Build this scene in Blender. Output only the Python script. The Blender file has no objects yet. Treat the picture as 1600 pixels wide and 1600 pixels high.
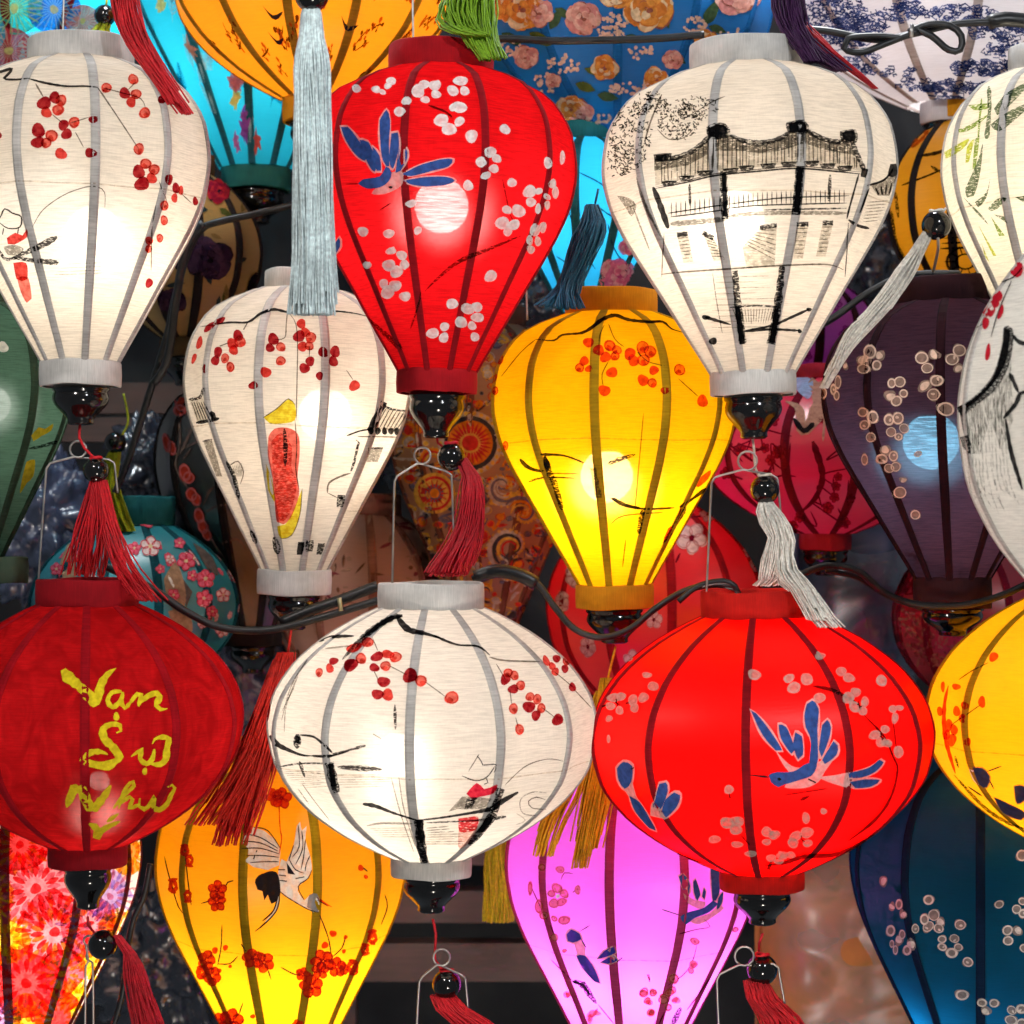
import bpy, math, random
import numpy as np
from mathutils import Vector, Matrix
from mathutils.bvhtree import BVHTree
from mathutils.geometry import delaunay_2d_cdt

# ------------------------------------------------------------------ camera, light, exposure
R_ = math.radians
S = 0.00065                    # metres per photograph pixel on the front row of lanterns
DIST = 3200 * S                # camera to the front row
scene = bpy.context.scene
cam_d = bpy.data.cameras.new('camera'); cam = bpy.data.objects.new('camera', cam_d)
scene.collection.objects.link(cam); scene.camera = cam
cam.location = (0, -DIST, 0); cam.rotation_euler = (R_(90), 0, 0)
cam_d.sensor_width = 36; cam_d.sensor_fit = 'HORIZONTAL'
cam_d.lens = 36 * 3200 / 1600
cam_d.clip_start = 0.05; cam_d.clip_end = 50
cam_d.dof.use_dof = True; cam_d.dof.focus_distance = DIST; cam_d.dof.aperture_fstop = 7.0

world = bpy.data.worlds.new('World'); scene.world = world; world.use_nodes = True
bg = world.node_tree.nodes['Background']
bg.inputs[0].default_value = (0.80, 0.90, 1.0, 1); bg.inputs[1].default_value = 0.17

def area(name, loc, aim, size, watts, col):
    l = bpy.data.lights.new(name, 'AREA'); l.shape = 'DISK'; l.size = size; l.energy = watts; l.color = col
    o = bpy.data.objects.new(name, l); scene.collection.objects.link(o)
    o.location = loc; o.rotation_euler = (Vector(aim) - Vector(loc)).to_track_quat('-Z', 'Y').to_euler()
area('ceiling_lamp', (-0.75, -1.55, 1.15), (0, 0, -0.05), 0.13, 16.5, (1.0, 0.93, 0.86))
area('stall_lamp', (-0.42, 0.24, 0.92), (-0.30, 0.62, 0.0), 0.14, 5.5, (0.90, 0.96, 1.0))
area('stall_lamp', (0.40, 0.24, 0.92), (0.30, 0.62, 0.0), 0.14, 5.5, (0.95, 0.97, 1.0))
area('low_fill_light', (0.18, -1.40, -0.92), (0.10, 0.3, -0.42), 0.12, 9.0, (1.0, 0.90, 0.78))  # added low fill: brightens the paper bundle, crane and lower tassels
area('ceiling_lamp', (0.85, -1.70, 1.05), (0.1, 0, -0.05), 0.13, 15.0, (0.92, 0.96, 1.0))

scene.render.engine = 'CYCLES'
scene.view_settings.view_transform = 'Standard'; scene.view_settings.look = 'None'
scene.view_settings.exposure = 0.0; scene.view_settings.gamma = 1.0
cy = scene.cycles
cy.use_denoising = True
try: cy.denoiser = 'OPENIMAGEDENOISE'
except Exception: pass
cy.use_adaptive_sampling = True; cy.adaptive_threshold = 0.05; cy.adaptive_min_samples = 12
cy.max_bounces = 5; cy.diffuse_bounces = 2; cy.glossy_bounces = 2; cy.transmission_bounces = 4
cy.transparent_max_bounces = 28; cy.sample_clamp_indirect = 4.0
cy.caustics_reflective = False; cy.caustics_refractive = False

rng = random.Random(7)
COL = scene.collection

# ------------------------------------------------------------------ geometry helpers
def P(px, py, dy=0.0):
    k = (DIST + dy) / DIST
    return Vector(((px - 800) * S * k, dy, (800 - py) * S * k))

ROOTM = {}
def new_mesh(name, verts, faces, mats, idx=None, smooth=True):
    me = bpy.data.meshes.new(name)
    me.from_pydata([tuple(v) for v in verts], [], faces)
    for m in (mats if isinstance(mats, (list, tuple)) else [mats]): me.materials.append(m)
    if idx is not None: me.polygons.foreach_set('material_index', idx)
    if smooth: me.polygons.foreach_set('use_smooth', [True] * len(me.polygons))
    me.update()
    return me
def link(name, me, parent=None):
    o = bpy.data.objects.new(name, me); COL.objects.link(o)
    if parent is not None: o.parent = parent
    return o
def root_of(o):
    while o.parent is not None: o = o.parent
    return o
def wmesh(name, verts, faces, mats, parent=None, idx=None, smooth=True):
    """mesh from WORLD coordinates, stored in the frame of the thing it belongs to"""
    if parent is not None:
        inv = ROOTM[root_of(parent).name].inverted()
        verts = [inv @ Vector(v) for v in verts]
    return link(name, new_mesh(name, verts, faces, mats, idx, smooth), parent)
def tag(o, label, cat, group=None):
    o['label'] = label; o['category'] = cat
    if group: o['group'] = group
    return o
def empty(name, m):
    o = bpy.data.objects.new(name, None); COL.objects.link(o); o.matrix_world = m
    o.empty_display_size = 0.02; ROOTM[o.name] = m.copy(); return o

def pchip(xs, ys):
    xs = np.array(xs, float); ys = np.array(ys, float); h = np.diff(xs); d = np.diff(ys) / h
    m = np.zeros(len(xs)); m[0] = d[0]; m[-1] = d[-1]
    for i in range(1, len(xs) - 1):
        if d[i-1] * d[i] > 0:
            w1 = 2*h[i] + h[i-1]; w2 = h[i] + 2*h[i-1]; m[i] = (w1+w2) / (w1/d[i-1] + w2/d[i])
    def f(x):
        x = min(max(x, xs[0]), xs[-1]); i = min(int(np.searchsorted(xs, x, 'right')) - 1, len(xs) - 2)
        t = (x - xs[i]) / h[i]
        return ((1+2*t)*(1-t)**2*ys[i] + t*(1-t)**2*h[i]*m[i] + t*t*(3-2*t)*ys[i+1] + t*t*(t-1)*h[i]*m[i+1])
    return f
def catmull(pts, step):
    pts = [Vector(p) for p in pts]
    if len(pts) < 3:
        a, b = pts[0], pts[-1]; n = max(1, int((b-a).length/step)); return [a.lerp(b, i/n) for i in range(n+1)]
    out = []
    for i in range(len(pts)-1):
        p0 = pts[max(i-1, 0)]; p1 = pts[i]; p2 = pts[i+1]; p3 = pts[min(i+2, len(pts)-1)]
        n = max(1, int((p2-p1).length/step))
        for j in range(n):
            t = j/n
            out.append(0.5*((2*p1) + (p2-p0)*t + (2*p0-5*p1+4*p2-p3)*t*t + (3*p1-p0-3*p2+p3)*t**3))
    out.append(pts[-1]); return out
def tube_geo(path, rad, sides=6, caps=True):
    """path: world points; rad: number or list"""
    n = len(path); V = []; F = []
    up = Vector((0.13, 0.98, 0.17)).normalized(); prev = None
    for i in range(n):
        t = (path[min(i+1, n-1)] - path[max(i-1, 0)])
        t = t.normalized() if t.length > 1e-9 else Vector((0, 0, 1))
        a = (up - t*up.dot(t)) if prev is None else (prev - t*prev.dot(t))
        if a.length < 1e-6: a = t.orthogonal()
        a.normalize(); prev = a; b = t.cross(a)
        r = rad[i] if isinstance(rad, (list, tuple)) else rad
        for s in range(sides):
            w = 2*math.pi*s/sides; V.append(path[i] + (a*math.cos(w) + b*math.sin(w))*r)
    for i in range(n-1):
        for s in range(sides):
            s2 = (s+1) % sides
            F.append((i*sides+s, i*sides+s2, (i+1)*sides+s2, (i+1)*sides+s))
    if caps:
        F.append(tuple(range(sides))[::-1]); F.append(tuple((n-1)*sides+s for s in range(sides)))
    return V, F
def lathe_geo(prof, seg=40, c=(0, 0, 0)):
    """prof: (radius, z) list"""
    V = []; F = []; n = len(prof)
    for r, z in prof:
        for s in range(seg):
            w = 2*math.pi*s/seg; V.append(Vector((c[0] + r*math.sin(w), c[1] - r*math.cos(w), c[2] + z)))
    for i in range(n-1):
        for s in range(seg):
            s2 = (s+1) % seg; F.append((i*seg+s, (i+1)*seg+s, (i+1)*seg+s2, i*seg+s2))
    return V, F
def sphere_geo(c, r, seg=24, rings=14):
    return lathe_geo([(max(r*math.sin(math.pi*i/rings), 1e-5), r*math.cos(math.pi*i/rings)) for i in range(rings+1)], seg, c)

# ------------------------------------------------------------------ materials
def nodes(name):
    m = bpy.data.materials.new(name); m.use_nodes = True; nt = m.node_tree; nt.nodes.clear()
    out = nt.nodes.new('ShaderNodeOutputMaterial'); return m, nt, out
def N(nt, t, **kw):
    n = nt.nodes.new(t)
    for k, v in kw.items():
        if isinstance(k, str) and k.startswith('i_'): n.inputs[int(k[2:])].default_value = v
        else: setattr(n, k, v)
    return n
def c4(c): return (c[0], c[1], c[2], 1.0)
def coords(nt, scale, rnd=True, kind='Object'):
    tc = N(nt, 'ShaderNodeTexCoord'); mp = N(nt, 'ShaderNodeMapping'); mp.inputs['Scale'].default_value = scale
    nt.links.new(tc.outputs[kind], mp.inputs['Vector'])
    if rnd:
        oi = N(nt, 'ShaderNodeObjectInfo'); ml = N(nt, 'ShaderNodeMath', operation='MULTIPLY', i_1=37.0)
        nt.links.new(oi.outputs['Random'], ml.inputs[0]); nt.links.new(ml.outputs[0], mp.inputs['Location'])
    return mp
def ramp(nt, src, a, b, lo=0.0, hi=1.0):
    r = N(nt, 'ShaderNodeMapRange'); r.inputs[1].default_value = a; r.inputs[2].default_value = b
    r.inputs[3].default_value = lo; r.inputs[4].default_value = hi; nt.links.new(src, r.inputs[0]); return r.outputs[0]

_mc = {}
def fabric(name, col, front=None, transp=0.05, trans=0.62, gloss=0.0, weave=1.0, mottled=0.0, haze=0.0):
    """stretched lantern cloth: scatters bulb light through, reflects some light from outside, lets a little through the weave"""
    m, nt, out = nodes(name); L = nt.links.new
    front = front or col
    n1 = N(nt, 'ShaderNodeTexNoise'); n1.inputs['Scale'].default_value = 1.0; n1.inputs['Detail'].default_value = 3.0
    L(coords(nt, (55, 55, 950)).outputs[0], n1.inputs['Vector'])
    n2 = N(nt, 'ShaderNodeTexNoise'); n2.inputs['Scale'].default_value = 1.0; n2.inputs['Detail'].default_value = 2.0
    L(coords(nt, (900, 900, 40)).outputs[0], n2.inputs['Vector'])
    n3 = N(nt, 'ShaderNodeTexNoise'); n3.inputs['Scale'].default_value = 9.0; n3.inputs['Detail'].default_value = 4.0
    L(coords(nt, (1, 1, 1)).outputs[0], n3.inputs['Vector'])
    a = ramp(nt, n1.outputs[0], 0.30, 0.60, 1.0 - 0.46*weave, 1.0)
    b = ramp(nt, n2.outputs[0], 0.30, 0.65, 1.0 - 0.12*weave, 1.0)
    c = ramp(nt, n3.outputs[0], 0.30, 0.70, 1.0 - 0.10 - mottled, 1.0)
    ab = N(nt, 'ShaderNodeMath', operation='MULTIPLY'); L(a, ab.inputs[0]); L(b, ab.inputs[1])
    abc = N(nt, 'ShaderNodeMath', operation='MULTIPLY'); L(ab.outputs[0], abc.inputs[0]); L(c, abc.inputs[1])
    if mottled > 0:   # crushed pile: streaks and blotches
        n4 = N(nt, 'ShaderNodeTexNoise'); n4.inputs['Scale'].default_value = 1.0; n4.inputs['Detail'].default_value = 6.0; n4.inputs['Distortion'].default_value = 1.6
        L(coords(nt, (42, 42, 16)).outputs[0], n4.inputs['Vector'])
        m4 = N(nt, 'ShaderNodeMath', operation='MULTIPLY'); L(abc.outputs[0], m4.inputs[0]); L(ramp(nt, n4.outputs[0], .36, .62, 1 - 1.3*mottled, 1.0), m4.inputs[1]); abc = m4
    tint = N(nt, 'ShaderNodeMixRGB', blend_type='MIX'); tint.inputs[1].default_value = c4([x*0.35 for x in col]); tint.inputs[2].default_value = c4(col)
    L(abc.outputs[0], tint.inputs[0])
    tintf = N(nt, 'ShaderNodeMixRGB', blend_type='MIX'); tintf.inputs[1].default_value = c4([x*0.35 for x in front]); tintf.inputs[2].default_value = c4(front)
    L(abc.outputs[0], tintf.inputs[0])
    bump = N(nt, 'ShaderNodeBump'); bump.inputs['Strength'].default_value = 0.25; bump.inputs['Distance'].default_value = 0.0006
    L(abc.outputs[0], bump.inputs['Height'])
    df = N(nt, 'ShaderNodeBsdfDiffuse'); tr = N(nt, 'ShaderNodeBsdfTranslucent')
    L(tintf.outputs[0], df.inputs[0]); L(tint.outputs[0], tr.inputs[0]); L(bump.outputs[0], df.inputs['Normal'])
    mx = N(nt, 'ShaderNodeMixShader'); mx.inputs[0].default_value = trans; L(df.outputs[0], mx.inputs[1]); L(tr.outputs[0], mx.inputs[2])
    last = mx
    if gloss > 0:
        gl = N(nt, 'ShaderNodeBsdfGlossy'); gl.inputs['Roughness'].default_value = 0.36; gl.inputs[0].default_value = (1, 0.96, 0.92, 1)
        L(bump.outputs[0], gl.inputs['Normal'])
        lw = N(nt, 'ShaderNodeLayerWeight'); lw.inputs[0].default_value = 0.35
        g2 = ramp(nt, lw.outputs['Facing'], 0.0, 1.0, gloss, min(1.0, gloss*4))
        mg = N(nt, 'ShaderNodeMixShader'); L(g2, mg.inputs[0]); L(last.outputs[0], mg.inputs[1]); L(gl.outputs[0], mg.inputs[2]); last = mg
    if haze > 0:      # threads bend some of the bulb's light a little: a soft edge round it
        rf = N(nt, 'ShaderNodeBsdfRefraction'); rf.inputs['Roughness'].default_value = 0.52; rf.inputs['IOR'].default_value = 1.42
        rf.inputs[0].default_value = c4([0.35 + 0.65*x for x in col]); mh = N(nt, 'ShaderNodeMixShader'); mh.inputs[0].default_value = haze
        L(last.outputs[0], mh.inputs[1]); L(rf.outputs[0], mh.inputs[2]); last = mh
    if transp > 0:
        tp = N(nt, 'ShaderNodeBsdfTransparent'); mt = N(nt, 'ShaderNodeMixShader')
        tf = ramp(nt, ab.outputs[0], 0.6, 1.0, transp*0.30, transp*1.15)
        L(tf, mt.inputs[0]); L(last.outputs[0], mt.inputs[1]); L(tp.outputs[0], mt.inputs[2]); last = mt
    L(last.outputs[0], out.inputs[0]); return m
def cloth(name, col, rough=0.85, gloss=0.25, scale=(700, 700, 60), bumpd=0.0005, var=0.25):
    """opaque cloth, thread or wrapped band"""
    m, nt, out = nodes(name); L = nt.links.new
    p = N(nt, 'ShaderNodeBsdfPrincipled'); p.inputs['Roughness'].default_value = rough
    p.inputs['Specular IOR Level'].default_value = gloss
    n = N(nt, 'ShaderNodeTexNoise'); n.inputs['Scale'].default_value = 1.0; n.inputs['Detail'].default_value = 3.0
    L(coords(nt, scale).outputs[0], n.inputs['Vector'])
    mx = N(nt, 'ShaderNodeMixRGB'); mx.inputs[1].default_value = c4([x*(1-var) for x in col]); mx.inputs[2].default_value = c4([min(1, x*(1+var*0.35)) for x in col])
    L(ramp(nt, n.outputs[0], 0.3, 0.7), mx.inputs[0])
    g = N(nt, 'ShaderNodeTexNoise'); g.inputs['Scale'].default_value = 22.0; g.inputs['Detail'].default_value = 5.0; L(coords(nt, (1, 1, 1.6)).outputs[0], g.inputs['Vector'])
    gm = N(nt, 'ShaderNodeMixRGB', blend_type='MULTIPLY'); gm.inputs[0].default_value = 1.0; L(mx.outputs[0], gm.inputs[1])
    gc = N(nt, 'ShaderNodeCombineColor'); gr = ramp(nt, g.outputs[0], .34, .60, .72, 1.0)
    for q in range(3): L(gr, gc.inputs[q])
    L(gc.outputs[0], gm.inputs[2]); L(gm.outputs[0], p.inputs['Base Color'])
    b = N(nt, 'ShaderNodeBump'); b.inputs['Strength'].default_value = 0.4; b.inputs['Distance'].default_value = bumpd
    L(n.outputs[0], b.inputs['Height']); L(b.outputs[0], p.inputs['Normal'])
    L(p.outputs[0], out.inputs[0]); return m
def solid(name, col, rough=0.4, metal=0.0, spec=0.5, coat=0.0, var=0.12, scale=(60, 60, 60)):
    m, nt, out = nodes(name); L = nt.links.new
    p = N(nt, 'ShaderNodeBsdfPrincipled'); p.inputs['Roughness'].default_value = rough; p.inputs['Metallic'].default_value = metal
    p.inputs['Specular IOR Level'].default_value = spec; p.inputs['Coat Weight'].default_value = coat; p.inputs['Coat Roughness'].default_value = 0.06
    n = N(nt, 'ShaderNodeTexNoise'); n.inputs['Scale'].default_value = 1.0; n.inputs['Detail'].default_value = 4.0
    L(coords(nt, scale).outputs[0], n.inputs['Vector'])
    mx = N(nt, 'ShaderNodeMixRGB'); mx.inputs[1].default_value = c4([x*(1-var*2) for x in col]); mx.inputs[2].default_value = c4(col)
    L(ramp(nt, n.outputs[0], 0.3, 0.65), mx.inputs[0]); L(mx.outputs[0], p.inputs['Base Color'])
    L(ramp(nt, n.outputs[0], 0.3, 0.7, rough*0.8, min(1, rough*1.3)), p.inputs['Roughness'])
    L(p.outputs[0], out.inputs[0]); return m
def emit(name, col, s):
    m, nt, out = nodes(name); e = N(nt, 'ShaderNodeEmission'); e.inputs[0].default_value = c4(col); e.inputs[1].default_value = s
    nt.links.new(e.outputs[0], out.inputs[0]); return m
def paint(key, col, filt=None, op=0.3, dry=0.0, dscale=(260, 260, 900)):
    """brush colour on cloth: filters light from behind, reflects light from the front; dry = broken by the bristles"""
    k = ('paint', key)
    if k in _mc: return _mc[k]
    m, nt, out = nodes('paint_' + key); L = nt.links.new
    filt = filt or col
    tp = N(nt, 'ShaderNodeBsdfTransparent'); df = N(nt, 'ShaderNodeBsdfDiffuse'); df.inputs[0].default_value = c4(col)
    n = N(nt, 'ShaderNodeTexNoise'); n.inputs['Scale'].default_value = 1.0; n.inputs['Detail'].default_value = 3.0
    L(coords(nt, (170, 170, 170), False).outputs[0], n.inputs['Vector'])
    cm = N(nt, 'ShaderNodeMixRGB'); cm.inputs[1].default_value = c4([min(1, x*1.25+0.05) for x in filt]); cm.inputs[2].default_value = c4([x*0.85 for x in filt])
    L(ramp(nt, n.outputs[0], 0.35, 0.65), cm.inputs[0]); L(cm.outputs[0], tp.inputs[0])
    mx = N(nt, 'ShaderNodeMixShader'); L(ramp(nt, n.outputs[0], 0.35, 0.65, op*0.75, min(1, op*1.15)), mx.inputs[0]); L(tp.outputs[0], mx.inputs[1]); L(df.outputs[0], mx.inputs[2])
    last = mx
    if dry > 0:
        d = N(nt, 'ShaderNodeTexNoise'); d.inputs['Scale'].default_value = 1.0; d.inputs['Detail'].default_value = 2.5
        L(coords(nt, dscale, False).outputs[0], d.inputs['Vector'])
        clear = N(nt, 'ShaderNodeBsdfTransparent'); md = N(nt, 'ShaderNodeMixShader')
        L(ramp(nt, d.outputs[0], 0.28 + 0.32*dry, 0.40 + 0.32*dry), md.inputs[0]); L(clear.outputs[0], md.inputs[1]); L(last.outputs[0], md.inputs[2]); last = md
    L(last.outputs[0], out.inputs[0]); _mc[k] = m; return m

INK = paint('ink', (0.012, 0.012, 0.014), (0.03, 0.03, 0.035), 0.25)
INKD = paint('ink_dry', (0.015, 0.015, 0.018), (0.07, 0.07, 0.075), 0.2, 0.20)
INKT = paint('ink_thin', (0.03, 0.028, 0.025), (0.22, 0.20, 0.18), 0.12)
WASH = paint('ink_wash', (0.10, 0.10, 0.10), (0.36, 0.35, 0.33), 0.1, 0.14)
WASHL = paint('ink_wash_light', (0.2, 0.2, 0.19), (0.66, 0.64, 0.60), 0.08, 0.10)
RD = paint('red_deep', (0.30, 0.008, 0.015), (0.42, 0.006, 0.016), 0.22)
RM = paint('red_mid', (0.55, 0.02, 0.02), (0.72, 0.06, 0.05), 0.18)
RL = paint('red_light', (0.65, 0.06, 0.05), (0.88, 0.20, 0.17), 0.14)
RRIM = paint('red_rim', (0.45, 0.015, 0.02), (0.78, 0.30, 0.26), 0.06)
OD = paint('vermilion_deep', (0.65, 0.03, 0.01), (0.80, 0.12, 0.2), 0.25)
OL = paint('vermilion_light', (0.80, 0.10, 0.02), (0.95, 0.36, 0.4), 0.2)
ORIM = paint('vermilion_rim', (0.65, 0.03, 0.01), (0.8, 0.25, 0.3), 0.12)
WP = paint('white_petal', (0.88, 0.84, 0.82), (0.78, 0.55, 0.55), 0.68)
WR = paint('white_rim', (0.92, 0.88, 0.86), (0.85, 0.7, 0.7), 0.72)
PP = paint('peach_petal', (0.45, 0.30, 0.24), (0.6, 0.45, 0.42), 0.55)
PR = paint('peach_rim', (0.80, 0.58, 0.46), (0.85, 0.7, 0.6), 0.85)
BLUE = paint('bird_blue', (0.045, 0.10, 0.34), (0.02, 0.05, 0.25), 0.86)
BPINK = paint('bird_pink', (0.86, 0.46, 0.44), (0.9, 0.5, 0.5), 0.72)
BROWN = paint('twig_brown', (0.05, 0.015, 0.01), (0.25, 0.08, 0.06), 0.25, 0.25)
TWIG = paint('twig_dark', (0.04, 0.012, 0.012), (0.22, 0.05, 0.05), 0.3)
GOLD = paint('gold_paint', (0.78, 0.62, 0.02), (0.8, 0.7, 0.05), 0.88)
YEL = paint('yellow', (0.85, 0.62, 0.02), (0.97, 0.72, 0.04), 0.15)
CREAM = paint('cream', (1.0, 0.97, 0.86), (1.0, 1.0, 1.0), 0.82)
BLACK = paint('black_print', (0.015, 0.015, 0.02), (0.02, 0.02, 0.02), 0.85)
GREY = paint('grey_print', (0.35, 0.33, 0.33), (0.6, 0.6, 0.6), 0.7)

LACQ = solid('black_lacquer', (0.006, 0.005, 0.005), 0.12, 0, 0.5, 0.15, .3, (90, 90, 90))
WIRE = solid('galvanised_wire', (0.42, 0.40, 0.38), 0.36, 0.9)
CABLE = solid('black_cable_rubber', (0.010, 0.010, 0.011), 0.42, 0, 0.45)
SOCK = solid('bulb_socket_plastic', (0.30, 0.29, 0.27), 0.5)
DARKIN = solid('dark_inside', (0.03, 0.025, 0.02), 0.8)
# ------------------------------------------------------------------ lantern builder
TEAR = ([0, .02, .06, .12, .22, .33, .43, .53, .63, .73, .84, .94, 1.0], [.40, .52, .72, .86, .97, 1.0, .965, .88, .76, .63, .49, .36, .285])
GLOBE = ([0, .04, .125, .25, .375, .475, .625, .75, .875, .95, 1.0], [.30, .43, .65, .86, .97, 1.0, .957, .83, .60, .40, .24])
RIBW = 14.0
class Lantern: pass
def lantern(name, label, cx, yt, yb, R, prof, dy, n, ph, fab, rib, band, cap=(82, 38), base=(63, 34), fin=(43, 62), tilt=0.0,
            bulb=None, group='lit cloth lanterns', ribw=RIBW, cxt=None, ribs=True, cat='lantern', holder=True):
    """cx, yt, yb, R, cap, base, fin: axis, body top, body bottom, widest radius and bands as photograph pixels at depth dy; n ribs, the first ph degrees right of the camera side"""
    L = Lantern(); k = (DIST + dy) / DIST; u = S * k; L.u = u
    # heights are read off the nearest edge of each band: bring them back to the axis
    near = lambda y, hw: 800 + (y - 800)*(1 - hw*S*k/(DIST + dy))
    if cap: cap = (cap[0], near(yt, cap[0]) - near(yt - cap[1], cap[0]))
    yt = near(yt, cap[0] if cap else R*.4)
    if base: base = (base[0], near(yb + base[1], base[0]) - near(yb, base[0]))
    yb = near(yb, base[0] if base else R*.28)
    L.cx, L.yt, L.yb, L.R, L.dy = cx, yt, yb, R, dy
    ph += math.degrees(math.atan((800 - cx)/3200))     # turned to face the camera's side
    loc = P(cx, yb, dy)
    M = Matrix.Translation(loc) @ Matrix.Rotation(R_(tilt), 4, 'Y')
    root = empty(name, M); L.root = root; L.M = M; L.k = k
    tag(root, label, cat, group)
    pf = pchip(*prof); H = (yb - yt)
    L.rad = lambda y: pf((y - yt) / H) * R * u
    zz = lambda y: (yb - y) * u
    L.zz = zz
    step = 2*math.pi/n; L.n = n; L.ph = R_(ph); L.step = step
    rows = 30; cols = 6
    ts = [i/rows for i in range(rows+1)]
    def chord(a, r, z):
        """point of the stretched cloth at angle a from the last rib: nearly straight from rib to rib, drawn in a touch"""
        f = a/step
        s = math.cos(step/2)/math.cos(a - step/2)
        s = s - 0.018*math.sin(math.pi*f)
        return s*r
    def hull(theta, y):
        a = (theta - L.ph) % step
        r = chord(a, L.rad(y), 0)
        return Vector((r*math.sin(theta), -r*math.cos(theta), zz(y)))
    L.hull = hull
    V = []; F = []
    for t in ts:
        y = yt + t*H
        for j in range(cols+1):
            a = step*j/cols; r = chord(min(a, step*0.9999), L.rad(y), 0)
            V.append((r*math.sin(a), -r*math.cos(a), zz(y)))
    for i in range(rows):
        for j in range(cols):
            q = i*(cols+1)+j; F.append((q, q+cols+1, q+cols+2, q+1))
    me = new_mesh('panel', V, F, fab)
    for i in range(n):
        o = link('panel', me, root); o.rotation_euler.z = L.ph + i*step
    # ribs: bamboo slats wrapped in the cloth's edge
    if ribs:
        V = []; F = []; hw = ribw*u/2
        for t in ts:
            y = yt + t*H; r = L.rad(y); w = hw*(0.62 + 0.38*min(1.0, pf(t)/0.7))
            fall = w*math.tan(step/2)
            sec = [(-w, r - fall + .0006), (-w*.5, r - fall*.25 + .0009), (w*.5, r - fall*.25 + .0009), (w, r - fall + .0006), (w*.8, r - fall - .0035), (-w*.8, r - fall - .0035)]
            for x, rr in sec: V.append((x, -rr, zz(y)))
        m6 = 6
        for i in range(rows):
            for s in range(m6):
                s2 = (s+1) % m6; F.append((i*m6+s, (i+1)*m6+s, (i+1)*m6+s2, i*m6+s2))
        me = new_mesh('rib', V, F, rib, smooth=False)
        for i in range(n):
            o = link('rib', me, root); o.rotation_euler.z = L.ph + i*step
    # bands
    def band_ring(nm, hw, y0, y1, bottom):
        a, b = zz(y0), zz(y1); r = hw*u; t = 5*u
        pr = [(r-t, b), (r-t, a), (r-t*.5, a+.0006), (r-.0006, a), (r, a-.0012), (r+.0004, (a+b)/2), (r, b+.0012), (r-.0006, b), (r-t, b)]
        if bottom: pr = [(0.0005, b+.002), (r-t, b+.002)] + pr[1:]
        v, f = lathe_geo(pr[::-1], 44); ph_ = rng.random()*9
        for q in v:      # hand-wrapped: never quite round or level
            w = math.atan2(q.x, q.y); e = 1 + .006*math.sin(3*w + ph_) + .004*math.sin(7*w + ph_*2); q.x *= e; q.y *= e; q.z += .0007*math.sin(2*w + ph_) + .0004*math.sin(5*w + ph_*3)
        return link(nm, new_mesh(nm, v, f, band), root)
    if cap:
        band_ring('top_band', cap[0], yt - cap[1], yt + 5, False)
    if base:
        L.ybb = yb + base[1]
        band_ring('bottom_band', base[0], yb - 5, L.ybb, True)
        if fin:
            hw, h = fin[0]*u, fin[1]*u; z0 = zz(L.ybb)
            pr = [(0.001, .02), (.98, .02), (1.04, -.02), (1.04, -.10), (.95, -.13), (1.0, -.22), (1.02, -.32), (.95, -.46), (.74, -.64), (.53, -.80), (.47, -.88), (.49, -.95), (.40, -1.0), (0.001, -1.0)]
            pp = pchip([-p[1] for p in pr[4:12]], [p[0] for p in pr[4:12]])
            prof2 = [(p[0]*hw, z0 + p[1]*h) for p in pr[:4]] + [(pp(.15 + .8*i/16)*hw, z0 - (.15 + .8*i/16)*h) for i in range(17)] + [(p[0]*hw, z0 + p[1]*h) for p in pr[12:]]
            v, f = lathe_geo(prof2[::-1], 32); link('finial', new_mesh('finial', v, f, LACQ), root)
            L.yfin = L.ybb + fin[1]
    # bulb hanging inside
    if bulb:
        bx, by, br, bs, bc = bulb
        inv = M.inverted(); c = inv @ P(bx, by, dy)
        v, f = sphere_geo(c, br*u, 14, 9)
        bo = link('bulb', new_mesh('bulb', v, f, emit('bulb_glow_' + name, bc, bs)), root)
        if holder:
            pr = [(0.0005, .0), (br*u*.30, 0), (br*u*.36, -.006), (br*u*.36, -.030*k), (br*u*.42, -.032*k), (br*u*.42, -.036*k), (0.0005, -.036*k)]
            v, f = lathe_geo([(r, z + br*u*.86 + .036*k) for r, z in pr][::-1], 20, c); link('socket', new_mesh('socket', v, f, SOCK), bo)
    # rays from the camera meet this closed skin to lay paint on it
    hv = []; hf = []; HR = 44; HC = n*6
    for i in range(HR+1):
        y = yt + H*i/HR
        for j in range(HC): hv.append(M @ hull(L.ph + (j+1e-4)*2*math.pi/HC, y))
    for i in range(HR):
        for j in range(HC):
            j2 = (j+1) % HC; hf.append((i*HC+j, (i+1)*HC+j, (i+1)*HC+j2, i*HC+j2))
    L.bvh = BVHTree.FromPolygons(hv, hf); L.axis = M.translation
    return L

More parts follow.
